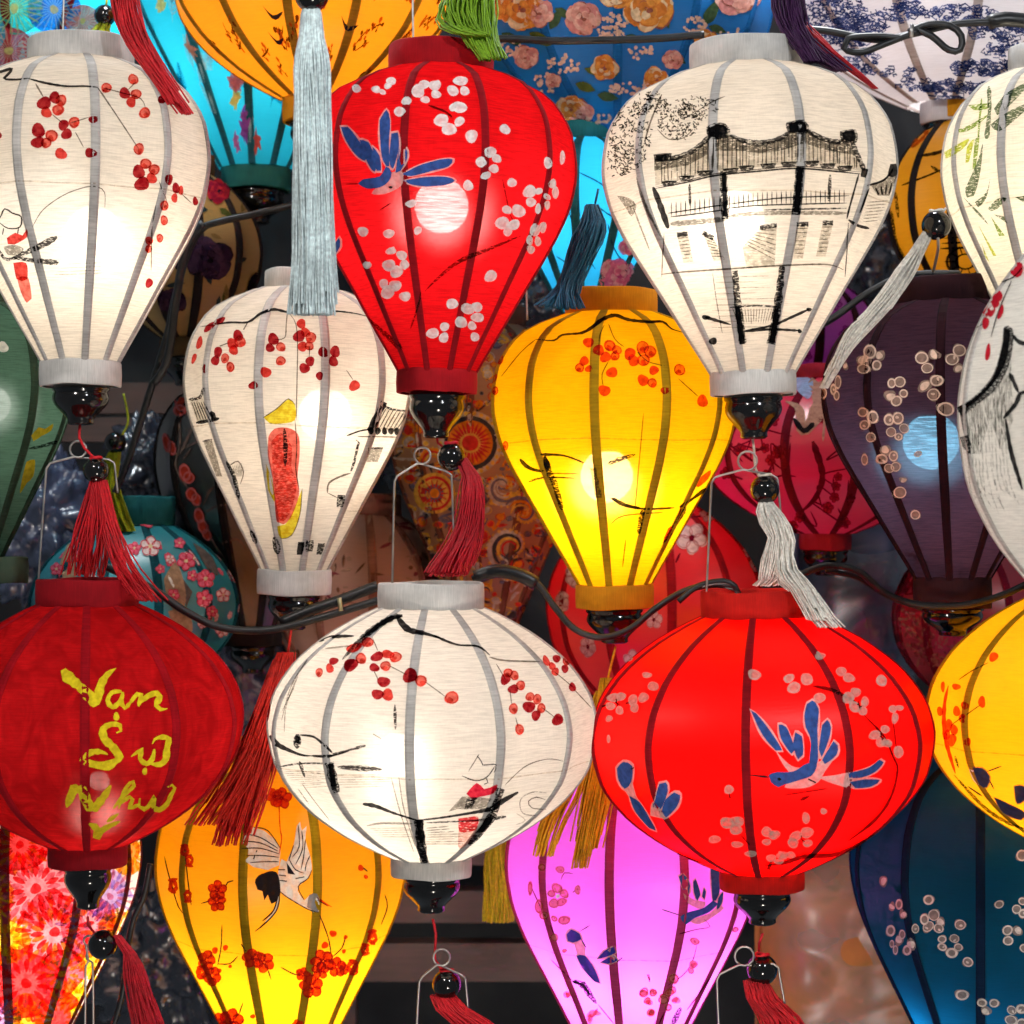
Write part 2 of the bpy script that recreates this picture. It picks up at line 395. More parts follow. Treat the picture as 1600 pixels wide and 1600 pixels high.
CAMP = Vector((0, -DIST, 0))
class Art:
    """brush work or print laid on a lantern. Coordinates are those of an enlarged crop of the photograph: frame(x0, y0, scale)."""
    def __init__(s, L, name, surf=False, parent=None):
        s.L = L; s.name = name; s.surf = surf; s.V = []; s.F = []; s.I = []; s.M = []; s.o = (0, 0, 1.0); s.parent = parent
    def frame(s, x, y, k): s.o = (x, y, k); return s
    def mi(s, m):
        if m not in s.M: s.M.append(m)
        return s.M.index(m)
    def px(s, p): return (s.o[0] + p[0]*s.o[2], s.o[1] + p[1]*s.o[2])
    def lay(s, p, layer):
        L = s.L; off = .0011 + .00016*layer
        if s.surf:
            th = (p[0] - L.cx)/L.R
            y = p[1]
            if y < L.yt + 2 or y > L.yb - 2 or abs(th) > 2.2: return None
            w = L.M @ L.hull(th, y); nr = (w - (L.M @ Vector((0, 0, L.zz(y))))).normalized()
            return w + nr*off
        d = (P(p[0], p[1], 0) - CAMP).normalized()
        h = L.bvh.ray_cast(CAMP, d)
        if h[0] is None: return None
        nr = h[1] if h[1].dot(d) < 0 else -h[1]
        if nr.dot(d) > -0.06: return None
        return h[0] + nr*off
    def add(s, pts, faces, m, layer):
        base = len(s.V); idx = {}; k = s.mi(m)
        for i, p in enumerate(pts):
            w = s.lay(p, layer)
            if w is not None: idx[i] = len(s.V); s.V.append(w)
        for f in faces:
            if all(i in idx for i in f): s.F.append(tuple(idx[i] for i in f)); s.I.append(k)
    def dab(s, x, y, rx, ry=None, ang=0.0, m=None, layer=0, seg=14, wob=0.15):
        ry = ry or rx; c = s.px((x, y)); k = s.o[2]; ca, sa = math.cos(R_(ang)), math.sin(R_(ang))
        pts = [c]; ph = rng.random()*6.3
        for f in (0.55, 1.0):
            for i in range(seg):
                w = 2*math.pi*i/seg; q = 1 + wob*f*(math.sin(2*w+ph)*.6 + math.sin(3*w+ph*2.3)*.5)
                a, b = rx*k*f*q*math.cos(w), ry*k*f*q*math.sin(w); pts.append((c[0]+a*ca-b*sa, c[1]+a*sa+b*ca))
        F = [(0, 1+(i+1) % seg, 1+i) for i in range(seg)] + [(1+i, 1+(i+1) % seg, 1+seg+(i+1) % seg, 1+seg+i) for i in range(seg)]
        s.add(pts, F, m, layer); return s
    def ring(s, x, y, rx, ry=None, ang=0.0, m=None, layer=0, inner=0.68, seg=14):
        ry = ry or rx; c = s.px((x, y)); k = s.o[2]; ca, sa = math.cos(R_(ang)), math.sin(R_(ang)); pts = []
        for f in (inner, 1.0):
            for i in range(seg):
                w = 2*math.pi*i/seg; a, b = rx*k*f*math.cos(w), ry*k*f*math.sin(w); pts.append((c[0]+a*ca-b*sa, c[1]+a*sa+b*ca))
        s.add(pts, [(i, (i+1) % seg, seg+(i+1) % seg, seg+i) for i in range(seg)], m, layer); return s
    def stroke(s, pts, w, m, layer=0, taper=True):
        q = [s.px(p) for p in pts]; k = s.o[2]; c = catmull([(p[0], p[1], 0) for p in q], 5.0)
        n = len(c); out = []
        ws = w if isinstance(w, (list, tuple)) else [w, w]
        for i, p in enumerate(c):
            t = i/max(1, n-1); j = t*(len(ws)-1); a = min(int(j), len(ws)-2); ww = (ws[a] + (ws[a+1]-ws[a])*(j-a))*k
            ww = max(ww, 1.6)
            if taper: ww *= min(1.0, 0.35 + 4.5*min(t, 1-t)) if n > 3 else 1.0
            ww *= 1 + 0.14*math.sin(i*1.7 + p.x*.21)
            d = (c[min(i+1, n-1)] - c[max(i-1, 0)]); d = d.normalized() if d.length > 1e-6 else Vector((1, 0, 0))
            nx, ny = -d.y, d.x
            out += [(p.x+nx*ww/2, p.y+ny*ww/2), (p.x, p.y), (p.x-nx*ww/2, p.y-ny*ww/2)]
        F = []
        for i in range(n-1):
            F += [(3*i, 3*i+1, 3*i+4, 3*i+3), (3*i+1, 3*i+2, 3*i+5, 3*i+4)]
        s.add(out, F, m, layer); return s
    def poly(s, pts, m, layer=0, smooth=True, grid=9.0):
        q = [s.px(p) for p in pts]
        if smooth and len(q) > 3:
            c = catmull([(p[0], p[1], 0) for p in q + [q[0]]], 6.0)[:-1]; q = [(p.x, p.y) for p in c]
        vs = [Vector(p) for p in q]; n = len(vs)
        xs = [p[0] for p in q]; ys = [p[1] for p in q]
        def inside(x, y):
            r = False
            for i in range(n):
                x1, y1 = q[i]; x2, y2 = q[i-1]
                if (y1 > y) != (y2 > y) and x < (x2-x1)*(y-y1)/(y2-y1)+x1: r = not r
            return r
        y = min(ys) + grid/2
        while y < max(ys):
            x = min(xs) + grid/2
            while x < max(xs):
                if inside(x, y) and min((v.x-x)**2+(v.y-y)**2 for v in vs[:n]) > 9: vs.append(Vector((x, y)))
                x += grid
            y += grid
        r = delaunay_2d_cdt(vs, [], [list(range(n))], 1, 1e-4)
        s.add([(v.x, v.y) for v in r[0]], [tuple(f) for f in r[2]], m, layer); return s
    def grow(s, pts, g):
        cx = sum(p[0] for p in pts)/len(pts); cy_ = sum(p[1] for p in pts)/len(pts)
        out = []
        for p in pts:
            d = math.hypot(p[0]-cx, p[1]-cy_) or 1; out.append((p[0]+(p[0]-cx)/d*g, p[1]+(p[1]-cy_)/d*g))
        return out
    def feather(s, pts, m=None, rim=None, layer=1, g=10):
        s.poly(s.grow(pts, g), rim or BPINK, layer); s.poly(pts, m or BLUE, layer+1); return s
    def berries(s, lst, D=None, M_=None, Lt=None, rim=None, layer=1):
        D, M_, Lt, rim = D or RD, M_ or RM, Lt or RL, rim or RRIM
        for e in lst:
            x, y, r, t = e[0], e[1], e[2], e[-1]; ry = e[3] if len(e) > 4 else r*rng.uniform(.9, 1.05)
            a = rng.uniform(-30, 30) if len(e) <= 4 else (e[4] if len(e) > 5 else 0)
            if t == 'D': s.dab(x, y, r, ry, a, D, layer)
            elif t == 'M': s.dab(x, y, r, ry, a, M_, layer)
            else:
                s.dab(x, y, r, ry, a, Lt, layer); s.ring(x, y, r, ry, a, rim, layer+1, rng.uniform(.68, .84)); s.dab(x + r*jit(.4), y + r*.35, r*.5, ry*.4, jit(40), rim, layer+2)
        return s
    def petals(s, lst, fill=None, rim=None, layer=1):
        for e in lst:
            v_ = rng.uniform(.86, 1.16); r = e[2]*v_; ry = e[3]*v_ if len(e) > 3 else r*rng.uniform(.74, 1.0); a = rng.uniform(-40, 40) if len(e) < 4 else 0
            s.dab(e[0], e[1], r, ry, a, fill or WP, layer)
            if rng.random() < .75: s.ring(e[0] + jit(r*.08), e[1] + jit(r*.08), r*.96, ry*.96, a, rim or WR, layer+1, rng.uniform(.58, .86))
            else: s.dab(e[0] + jit(r*.2), e[1] + jit(r*.2), r*.75, ry*.6, a + jit(60), rim or WR, layer+1)
            if rng.random() < .4: s.dab(e[0] + jit(r*.3), e[1] + jit(r*.3), r*.3, ry*.22, jit(90), rim or WR, layer+2)
        return s
    def done(s):
        if not s.F: return None
        o = wmesh(s.name, s.V, s.F, s.M, s.L.root, s.I); o['kind'] = 'stuff'; return o

# ------------------------------------------------------------------ tassels, wires, cables
def jit(a): return rng.uniform(-a, a)
def strand_geo(paths, n, spread, r, flare=1.5, loose=0.3, sides=4, ragged=0.2):
    """n threads along one of PATHS (world points), spread = half width of the bundle (m) at start, middle, end"""
    V = []; F = []
    for i in range(n):
        path = paths[i % len(paths)]; c = catmull(path, 0.012); m = len(c)
        a = rng.random()*6.283; rr = math.sqrt(rng.random()); ph = rng.random()*6.3; cut = 1.0 - ragged*rng.random()**1.6
        tw = jit(1.2); wild = jit(loose)
        mm = max(4, int(m*cut)); pts = []
        for j in range(mm):
            t = j/(m-1); q = t*(len(spread)-1); b = min(int(q), len(spread)-2); w = spread[b] + (spread[b+1]-spread[b])*(q-b)
            an = a + tw*t
            off = Vector((math.cos(an)*rr*w, math.sin(an)*rr*w*.75, 0))
            off += Vector((math.sin(ph + t*7)*.0012, math.cos(ph*2 + t*6)*.0012, 0)) + Vector((wild*w*t*t*flare, 0, abs(wild)*w*t*t*.3))
            pts.append(c[j] + off)
        v, f = tube_geo(pts, r, sides, False); b0 = len(V); V += v; F += [tuple(x+b0 for x in g) for g in f]
    return V, F
def tassel(label, cord, bead, paths, spread, n, mat, beadr=19, dy=0.0, parent=None, cordmat=None, knot=True, group='hanging tassels', r=.00085, loose=.3, name='tassel', ragged=.2):
    """cord, bead and paths in photograph pixels (x, y) or (x, y, dy)"""
    W = lambda p: P(p[0], p[1], p[2] if len(p) > 2 else dy)
    cm = cordmat or mat
    pts = catmull([W(p) for p in cord], .006) if cord else None
    if parent is None:
        top = W(cord[0]) if cord else W(paths[0][0])
        root = empty(name, Matrix.Translation(top)); tag(root, label, 'tassel', group); par = root
        if pts:
            v, f = tube_geo(pts, .0014, 6); wmesh('cord', v, f, cm, root)
    else:
        v, f = tube_geo(pts, .0014, 6); par = wmesh('tassel', v, f, cm, parent)
        if label: par['label'] = label
    if bead:
        c = W(bead); rr = beadr*S*(c.y+DIST)/DIST; v, f = sphere_geo(c, rr, 24, 14); wmesh('bead', v, f, LACQ, par)
        if knot:
            kp = []
            for i in range(15):
                w = i/14*6.283; kp.append(c + Vector((math.cos(w)*rr*.42, -math.sin(w)*rr*.3, rr*.97 + math.sin(w*2)*.001)))
            v, f = tube_geo(kp, .0017, 6); wmesh('knot', v, f, cm, par)
    V, F = strand_geo([[W(p) for p in q] for q in paths], n, spread, r, loose=loose, ragged=ragged)
    o = wmesh('strands', V, F, mat, par); o['kind'] = 'stuff'
    return par
def wire(name, pts, rad, mat, parent=None, dy=0.0, label=None, cat=None, group=None, step=.006, sides=7, straight=False):
    W = [P(p[0], p[1], p[2] if len(p) > 2 else dy) for p in pts]
    if straight:
        c = []
        for i in range(len(W)-1):
            c += [W[i].lerp(W[i+1], t) for t in ((0, .12, .5, .88))]
        c.append(W[-1])
    else: c = catmull(W, step)
    v, f = tube_geo(c, rad, sides)
    if parent is None:
        m = Matrix.Translation(c[0]); 
        o = link(name, new_mesh(name, [p - c[0] for p in v], f, mat)); o.location = c[0]; ROOTM[o.name] = m
        tag(o, label, cat, group)
    else: o = wmesh(name, v, f, mat, parent)
    return o
def hanger(L, left, tl, loop, tr, right, dy, lr=13):
    """bent wire bail with a coil on top"""
    pts = [left, (left[0] + (tl[0]-left[0])*.9, tl[1]+10), (tl[0]+4, tl[1]+2), (loop[0]-lr*.6, loop[1]+lr*.95)]
    n = 14
    pts += [(loop[0] + lr*math.sin(a), loop[1] + lr*math.cos(a), dy + .004*i/n) for i, a in ((i, -.4 + i/n*6.6) for i in range(n+1))]
    pts += [(tr[0]-8, tr[1]-2), (tr[0], tr[1]+3), (tr[0]+2, tr[1]+16), right]
    W = [(p[0], p[1], p[2] if len(p) > 2 else dy) for p in pts]
    c = catmull([P(*p) for p in W], .004)
    v, f = tube_geo(c, .00115, 8); return wmesh('hanger_wire', v, f, WIRE, L.root)
# ------------------------------------------------------------------ cloths and bands
WARM = (1.0, 0.86, 0.68); NEUT = (1.0, 0.95, 0.88); COOL = (0.62, 0.80, 1.0); YW = (1.0, 0.80, 0.45)
F_WHITE = fabric('white_linen', (0.90, 0.83, 0.73), (0.80, 0.76, 0.70), 0.030, 0.62, weave=.85, haze=.020)
F_WHITE2 = fabric('white_cotton', (0.92, 0.87, 0.79), (0.82, 0.79, 0.74), 0.016, 0.62, weave=.75, haze=.016)
F_GREYW = fabric('unlit_white_linen', (0.88, 0.86, 0.80), (0.88, 0.86, 0.80), 0.02, 0.5, weave=.8)
F_RED = fabric('red_linen', (0.86, 0.010, 0.014), (0.62, 0.006, 0.010), 0.026, 0.62, weave=1.2, haze=.028)
F_REDS = fabric('red_satin', (0.93, 0.0006, 0.0004), (0.70, 0.004, 0.002), 0.0, 0.66, gloss=.012, weave=.7)
F_DRED = fabric('crimson_velvet', (0.70, 0.010, 0.012), (0.82, 0.014, 0.018), 0.0015, 0.40, mottled=.48, weave=.9, haze=.012)
F_YEL = fabric('yellow_linen', (0.97, 0.52, 0.004), (0.85, 0.42, 0.004), 0.022, 0.62, weave=.6, haze=.03)
F_ORA = fabric('orange_satin', (0.96, 0.45, 0.006), (0.82, 0.32, 0.004), 0.0, 0.62, gloss=.015, weave=.3)
F_ORD = fabric('amber_satin', (0.90, 0.34, 0.012), (0.72, 0.25, 0.010), 0.0, 0.55, gloss=.02, weave=.3)
F_MAG = fabric('magenta_satin', (0.88, 0.16, 0.90), (0.80, 0.10, 0.60), 0.0, 0.62, gloss=.015, weave=.2)
F_PUR = fabric('plum_linen', (0.24, 0.055, 0.070), (0.052, 0.016, 0.015), 0.036, 0.62, weave=1.5, haze=.035)
F_BLU = fabric('navy_satin', (0.002, 0.13, 0.28), (0.002, 0.085, 0.135), 0.0, 0.55, gloss=.008, weave=.35)
F_GRN = fabric('sage_green_linen', (0.10, 0.20, 0.13), (0.060, 0.120, 0.080), 0.012, 0.5, weave=1.2, haze=.02)
F_CYAN = fabric('turquoise_satin', (0.03, 0.60, 0.78), (0.02, 0.40, 0.55), 0.0, 0.62, weave=.2)
F_SKY = fabric('sky_blue_satin', (0.03, 0.48, 0.82), (0.02, 0.30, 0.58), 0.0, 0.62, weave=.2)
F_BFLO = fabric('cornflower_cotton', (0.010, 0.115, 0.34), (0.010, 0.190, 0.55), 0.0, 0.3, weave=.3, gloss=.02)
F_TOIL = fabric('pale_toile_cotton', (0.62, 0.58, 0.60), (0.90, 0.88, 0.92), 0.0, 0.4, weave=.3, gloss=.02)
F_GOLD = fabric('gold_satin', (0.75, 0.36, 0.010), (0.55, 0.26, 0.010), 0.0, 0.55, weave=.3, gloss=.03)
F_BRN = fabric('dark_gold_brocade', (0.14, 0.085, 0.025), (0.36, 0.24, 0.08), 0.0, 0.3, gloss=.03, weave=.3)
F_TEAL = fabric('teal_satin', (0.006, 0.12, 0.16), (0.006, 0.30, 0.38), 0.0, 0.3, gloss=.05, weave=.2)
F_BLK = fabric('black_satin', (0.010, 0.008, 0.010), (0.011, 0.009, 0.011), 0.0, 0.2, gloss=.10, weave=.2)
F_PAI = fabric('paisley_brocade', (0.16, 0.075, 0.035), (0.42, 0.22, 0.11), 0.0, 0.3, gloss=.03, weave=.3)
F_BEI = fabric('peach_brocade', (0.40, 0.20, 0.14), (0.60, 0.36, 0.27), 0.0, 0.35, gloss=.03, weave=.3)
F_PINK = fabric('crimson_pink_brocade', (0.70, 0.012, 0.075), (0.42, 0.010, 0.045), 0.0, 0.5, gloss=.06, weave=.3)
F_PURB = fabric('purple_brocade', (0.30, 0.025, 0.30), (0.16, 0.014, 0.14), 0.0, 0.5, gloss=.05, weave=.3)
F_RBLO = fabric('scarlet_satin', (0.65, 0.006, 0.008), (0.55, 0.006, 0.010), 0.0, 0.4, gloss=.05, weave=.2)
F_RBRO = fabric('ruby_brocade', (0.30, 0.008, 0.025), (0.42, 0.010, 0.035), 0.0, 0.3, gloss=.05, weave=.3)
F_MUM = fabric('chrysanthemum_cotton', (0.94, 0.72, 0.62), (0.80, 0.55, 0.48), 0.0, 0.62, weave=.2)

def bandm(n, c): return cloth('band_' + n, c, 0.85, 0.15, (1300, 1300, 40), .0003, .18)
def ribm(n, c): return cloth('rib_cover_' + n, c, 0.9, 0.1, (60, 60, 700), .0003, .22)
B_WHITE = bandm('white', (0.62, 0.60, 0.57)); R_WHITE = ribm('white', (0.52, 0.49, 0.46))
B_RED = bandm('red', (0.40, 0.006, 0.012)); R_RED = ribm('red', (0.28, 0.005, 0.010))
B_YEL = bandm('yellow', (0.62, 0.25, 0.008)); R_YEL = ribm('yellow', (0.40, 0.23, 0.006))
B_PUR = bandm('plum', (0.030, 0.008, 0.012)); R_PUR = ribm('plum', (0.022, 0.005, 0.009))
B_BLU = bandm('navy', (0.006, 0.02, 0.06)); R_BLU = ribm('navy', (0.004, 0.016, 0.045))
B_GRN = bandm('sage', (0.06, 0.10, 0.065)); R_GRN = ribm('sage', (0.030, 0.055, 0.032))
B_TEAL = bandm('teal', (0.012, 0.13, 0.15)); R_TEAL = ribm('teal', (0.006, 0.06, 0.08))
R_MAG = ribm('magenta', (0.48, 0.04, 0.16)); R_CYAN = ribm('turquoise', (0.02, 0.14, 0.18)); R_BLK = ribm('black', (0.02, 0.015, 0.015))
B_PINK = bandm('pink', (0.35, 0.02, 0.045)); R_PINK = ribm('pink', (0.16, 0.005, 0.02)); R_TOIL = ribm('pale', (0.48, 0.40, 0.38)); R_DRED = ribm('crimson', (0.36, 0.004, 0.010))
B_GRN2 = bandm('jade_print', (0.02, 0.16, 0.15)); R_BFLO = ribm('cornflower', (0.008, 0.10, 0.30)); R_MUM = ribm('maroon', (0.12, 0.01, 0.02))

# ------------------------------------------------------------------ front row
L1 = lantern('teardrop_lantern', 'lit white teardrop lantern with red plum blossom, top corner beside the red tassel', 126, 82, 566, 207, TEAR, 0.0, 11, 6, F_WHITE, R_WHITE, B_WHITE,
             (82, 36), (63, 34), (43, 60), 0.0, (147, 366, 44, 24, WARM))
L2 = lantern('teardrop_lantern', 'red teardrop lantern with blue swallow and white blossom, between two white ones', 683, 96, 580, 214, TEAR, -0.01, 11, -14.5, F_RED, R_RED, B_RED,
             (82, 40), (63, 31), (42, 70), 0.8, (690, 322, 43, 32, NEUT), ribw=12)
L3 = lantern('teardrop_lantern', 'lit white teardrop lantern painted with an ink covered bridge', 1176, 92, 582, 230, TEAR, -0.01, 11, -13, F_WHITE, R_WHITE, B_WHITE,
             (88, 42), (67, 32), (44, 68), -1.2, (1147, 342, 47, 25, WARM))
L4 = lantern('teardrop_lantern', 'lit white teardrop lantern painted with a figure in yellow hat and red dress', 460, 448, 897, 178, TEAR, 0.17, 11, 13, F_WHITE, R_WHITE, B_WHITE,
             (55, 30), (58, 34), (40, 55), 1.2, (508, 648, 42, 21, WARM))
L5 = lantern('teardrop_lantern', 'lit yellow teardrop lantern with orange blossom, right of the black finial', 960, 484, 921, 194, TEAR, 0.14, 11, -8, F_YEL, R_YEL, B_YEL,
             (72, 37), (61, 32), (43, 55), -0.6, (948, 744, 42, 52, YW))
L6 = lantern('globe_lantern', 'lit white globe lantern with plum blossom and ink boats', 674, 950, 1350, 260, GLOBE, -0.02, 12, -7, F_WHITE2, R_WHITE, B_WHITE,
             (83, 36), (63, 28), (44, 58), 0.0, (628, 1178, 36, 54, (1, .88, .73)))
L7 = lantern('globe_lantern', 'glowing bright red globe lantern with blue birds and pale blossom', 1190, 963, 1372, 272, GLOBE, 0.0, 11, -4, F_REDS, R_RED, bandm('red_satin', (0.55, 0.012, 0.008)),
             (88, 37), (66, 28), (44, 56), -1.0, (1185, 1200, 42, 66, NEUT), ribw=12.5)
L8 = lantern('globe_lantern', 'dark red velvet globe lantern with gold handwriting', 137, 945, 1332, 246, GLOBE, 0.0, 11, -1, F_DRED, R_DRED, bandm('crimson', (0.30, 0.004, 0.010)),
             (79, 37), (61, 30), (36, 68), 0.0, (155, 1220, 16, 130, (1, .9, .75)))
L9 = lantern('teardrop_lantern', 'lit orange teardrop lantern printed with a white crane', 440, 1198, 1690, 196, TEAR, 0.24, 11, -17, F_ORA, R_YEL, B_YEL,
             (75, 36), (58, 32), (40, 55), 0.0, (450, 1490, 40, 62, YW))
L10 = lantern('teardrop_lantern', 'lit magenta teardrop lantern with small blue birds', 985, 1195, 1690, 200, TEAR, 0.22, 11, -9, F_MAG, R_MAG, bandm('magenta', (0.5, 0.05, 0.4)),
             (75, 36), (58, 32), (40, 55), 0.0, (985, 1480, 42, 62, (1.0, .92, 1.0)))
L11 = lantern('teardrop_lantern', 'dark plum teardrop lantern with peach ring blossom, lamp shining through', 1488, 464, 908, 206, TEAR, 0.15, 11, -4, F_PUR, R_PUR, B_PUR,
             (84, 36), (60, 44), (46, 44), -0.6, (1455, 690, 44, 21, (.24, .70, 1.0)))
L12 = lantern('teardrop_lantern', 'navy blue teardrop lantern with pale ring blossom in the bottom corner', 1532, 1190, 1720, 206, TEAR, 0.20, 11, 0, F_BLU, R_BLU, B_BLU,
             (75, 36), (58, 32), (40, 55), 0.0, (1480, 1600, 34, 24, COOL))
L13 = lantern('globe_lantern', 'lit orange globe lantern with red berries, cut by the picture edge', 1690, 930, 1335, 242, GLOBE, 0.05, 11, -45, F_ORA, R_YEL, B_YEL,
             (82, 36), (63, 30), (43, 58), 0.0, (1690, 1140, 42, 70, YW))
L14 = lantern('teardrop_lantern', 'lit white teardrop lantern painted with green bamboo leaves', 1655, 92, 560, 182, TEAR, 0.08, 11, -28, F_WHITE, R_WHITE, B_WHITE,
             (78, 36), (58, 32), (42, 60), 0.0, (1660, 300, 42, 31, (1.0, .88, .64)))
L15 = lantern('globe_lantern', 'large near white lantern with a broad black ink roof, cut by the picture edge', 1772, 300, 1000, 276, GLOBE, -0.24, 11, -33, F_GREYW, R_WHITE, B_WHITE,
             (95, 40), (75, 36), (48, 62), 0.0, (1768, 650, 40, 26, NEUT))
L16 = lantern('teardrop_lantern', 'dim sage green teardrop lantern with small yellow flowers', -42, 466, 878, 156, TEAR, 0.16, 11, 36, F_GRN, R_GRN, B_GRN,
             (70, 34), (84, 36), (40, 50), 0.0, (-14, 632, 30, 24, NEUT))

# ------------------------------------------------------------------ rows behind
BK = 'patterned cloth lanterns hanging behind'
L20 = lantern('globe_lantern', 'amber globe lantern printed with twigs and swallows, at the top edge', 492, -250, 146, 228, GLOBE, 0.34, 12, -12, F_ORD, ribm('amber', (0.34, 0.15, 0.01)), B_YEL,
              (80, 36), (50, 36), (38, 55), 0.0, (500, -60, 40, 62, YW), BK)
L21 = lantern('teardrop_lantern', 'lit turquoise teardrop lantern with palm leaf print', 400, -240, 256, 205, TEAR, 0.52, 11, -6, F_CYAN, R_CYAN, B_GRN2,
              (75, 36), (54, 34), (43, 52), 0.0, (395, 60, 40, 25, (.9, 1, 1)), BK)
L22 = lantern('globe_lantern', 'lit aqua globe lantern with paper umbrella print in the top corner', 20, -250, 125, 200, GLOBE, 0.50, 11, -4, F_CYAN, ribm('wine', (0.16, 0.01, 0.015)), B_GRN2,
              (75, 36), (54, 34), (43, 52), 0.0, (20, -60, 40, 60, (.9, 1, 1)), BK)
L23 = lantern('globe_lantern', 'blue cotton globe lantern with peach peonies behind the black cable', 965, -240, 206, 245, GLOBE, 0.42, 12, 0, F_BFLO, R_BFLO, bandm('peony', (0.02, 0.05, 0.10)),
              (80, 36), (60, 30), (40, 55), 0.0, None, BK)
L24 = lantern('globe_lantern', 'pale toile globe lantern with blue landscape print, behind the cable loop', 1478, -270, 158, 262, GLOBE, 0.40, 12, -18, F_TOIL, R_TOIL, bandm('toile', (0.50, 0.46, 0.47)),
              (80, 36), (40, 28), (34, 40), 0.0, (1478, -60, 40, 46, NEUT), BK)
L25 = lantern('globe_lantern', 'small gold globe lantern with black bamboo brushwork', 1502, 176, 470, 118, GLOBE, 0.40, 11, -40, F_GOLD, R_BLK, B_YEL,
              (50, 24), (40, 24), (34, 40), 0.0, (1505, 330, 26, 22, YW), BK)
L26 = lantern('teardrop_lantern', 'lit sky blue teardrop lantern with pink peony behind the dark teal tassel', 915, 212, 492, 120, TEAR, 0.40, 11, -8, F_SKY, R_CYAN, B_TEAL,
              (48, 26), (38, 24), (30, 36), 0.0, (915, 320, 28, 42, (.9, 1, 1)), BK)
L27 = lantern('globe_lantern', 'dark gold globe lantern with purple iris print', 290, 262, 532, 122, GLOBE, 0.45, 11, 10, F_BRN, R_BLK, bandm('brown', (0.08, 0.05, 0.02)),
              (45, 26), (40, 24), (34, 44), 0.0, None, BK)
L28 = lantern('globe_lantern', 'teal satin globe lantern with pink cherry blossom print', 212, 815, 1085, 165, GLOBE, 0.42, 12, 12, F_TEAL, R_TEAL, B_TEAL,
              (62, 40), (46, 26), (34, 44), 0.0, None, BK)
L29 = lantern('teardrop_lantern', 'black satin teardrop lantern with red blossom twigs', 395, 590, 985, 153, TEAR, 0.50, 11, -20, F_BLK, R_BLK, bandm('black', (0.02, 0.015, 0.015)),
              (60, 30), (46, 26), (34, 44), 0.0, None, BK)
L30 = lantern('teardrop_lantern', 'brown paisley brocade teardrop lantern with orange sun wheel', 762, 505, 985, 158, TEAR, 0.50, 11, -10, F_PAI, ribm('paisley', (0.14, 0.05, 0.03)), bandm('paisley', (0.12, 0.06, 0.04)),
              (60, 30), (50, 28), (34, 44), 0.0, None, BK)
L31 = lantern('globe_lantern', 'peach brocade globe lantern between white globe and paisley lantern', 572, 800, 1090, 150, GLOBE, 0.58, 11, 4, F_BEI, ribm('peach', (0.28, 0.13, 0.09)), bandm('peach', (0.28, 0.13, 0.09)),
              (55, 28), (46, 26), (34, 44), 0.0, None, BK)
L36 = lantern('globe_lantern', 'purple brocade globe lantern glimpsed between white and plum lanterns', 1262, 430, 612, 112, GLOBE, 0.58, 11, 10, F_PURB, R_PUR, B_PUR,
              (50, 24), (40, 20), None, 0.0, (1262, 520, 24, 9, (1, .8, 1)), BK)
L32 = lantern('globe_lantern', 'crimson pink brocade globe lantern behind the white tassel', 1290, 590, 834, 190, GLOBE, 0.42, 11, 14, F_PINK, R_PINK, B_PINK,
              (50, 22), (40, 26), (34, 40), 0.0, (1225, 690, 30, 22, NEUT), BK)
L33 = lantern('globe_lantern', 'scarlet satin globe lantern with white cherry blossom', 1025, 782, 1130, 172, GLOBE, 0.48, 11, 8, F_RBLO, R_RED, B_RED,
              (60, 30), (46, 26), (34, 40), 0.0, (1000, 900, 30, 30, NEUT), BK)
L34 = lantern('globe_lantern', 'ruby brocade globe lantern below the plum one', 1512, 840, 1100, 118, GLOBE, 0.52, 11, 0, F_RBRO, R_PINK, B_PINK,
              (50, 26), (40, 24), (30, 36), 0.0, None, BK)
L35 = lantern('teardrop_lantern', 'lit teardrop lantern crowded with red and yellow chrysanthemums', 22, 1190, 1690, 198, TEAR, 0.26, 11, -4, F_MUM, R_MUM, B_PINK,
              (75, 36), (58, 32), (40, 55), 0.0, (25, 1440, 40, 62, NEUT), BK)
# ------------------------------------------------------------------ brush work on the front lanterns
# white teardrop with plum blossom (L1)
A = Art(L1, 'branch_painting').frame(0, 0, .3375)
A.stroke([(-60, 350), (0, 338), (58, 322), (40, 348), (20, 368), (80, 372), (130, 366)], [10, 14, 10, 10], INK)
A.stroke([(130, 366), (200, 385), (300, 402), (400, 402), (450, 408)], [8, 12, 9, 8], INK)
A.stroke([(165, 390), (200, 450)], 8, INKT).stroke([(450, 408), (520, 510), (600, 630), (640, 690)], [9, 6, 6, 5], INKT)
for p in ([(475, 410), (560, 432), (650, 460), (672, 505)], [(590, 420), (630, 380)], [(240, 530), (290, 570)], [(330, 570), (412, 545)], [(350, 612), (388, 682)], [(735, 840), (768, 930)], [(835, 895), (882, 938)], [(720, 950), (700, 1080), (696, 1250)]):
    A.stroke(p, 5, INKT)
A.done()
A = Art(L1, 'blossom_painting').frame(0, 0, .3375)
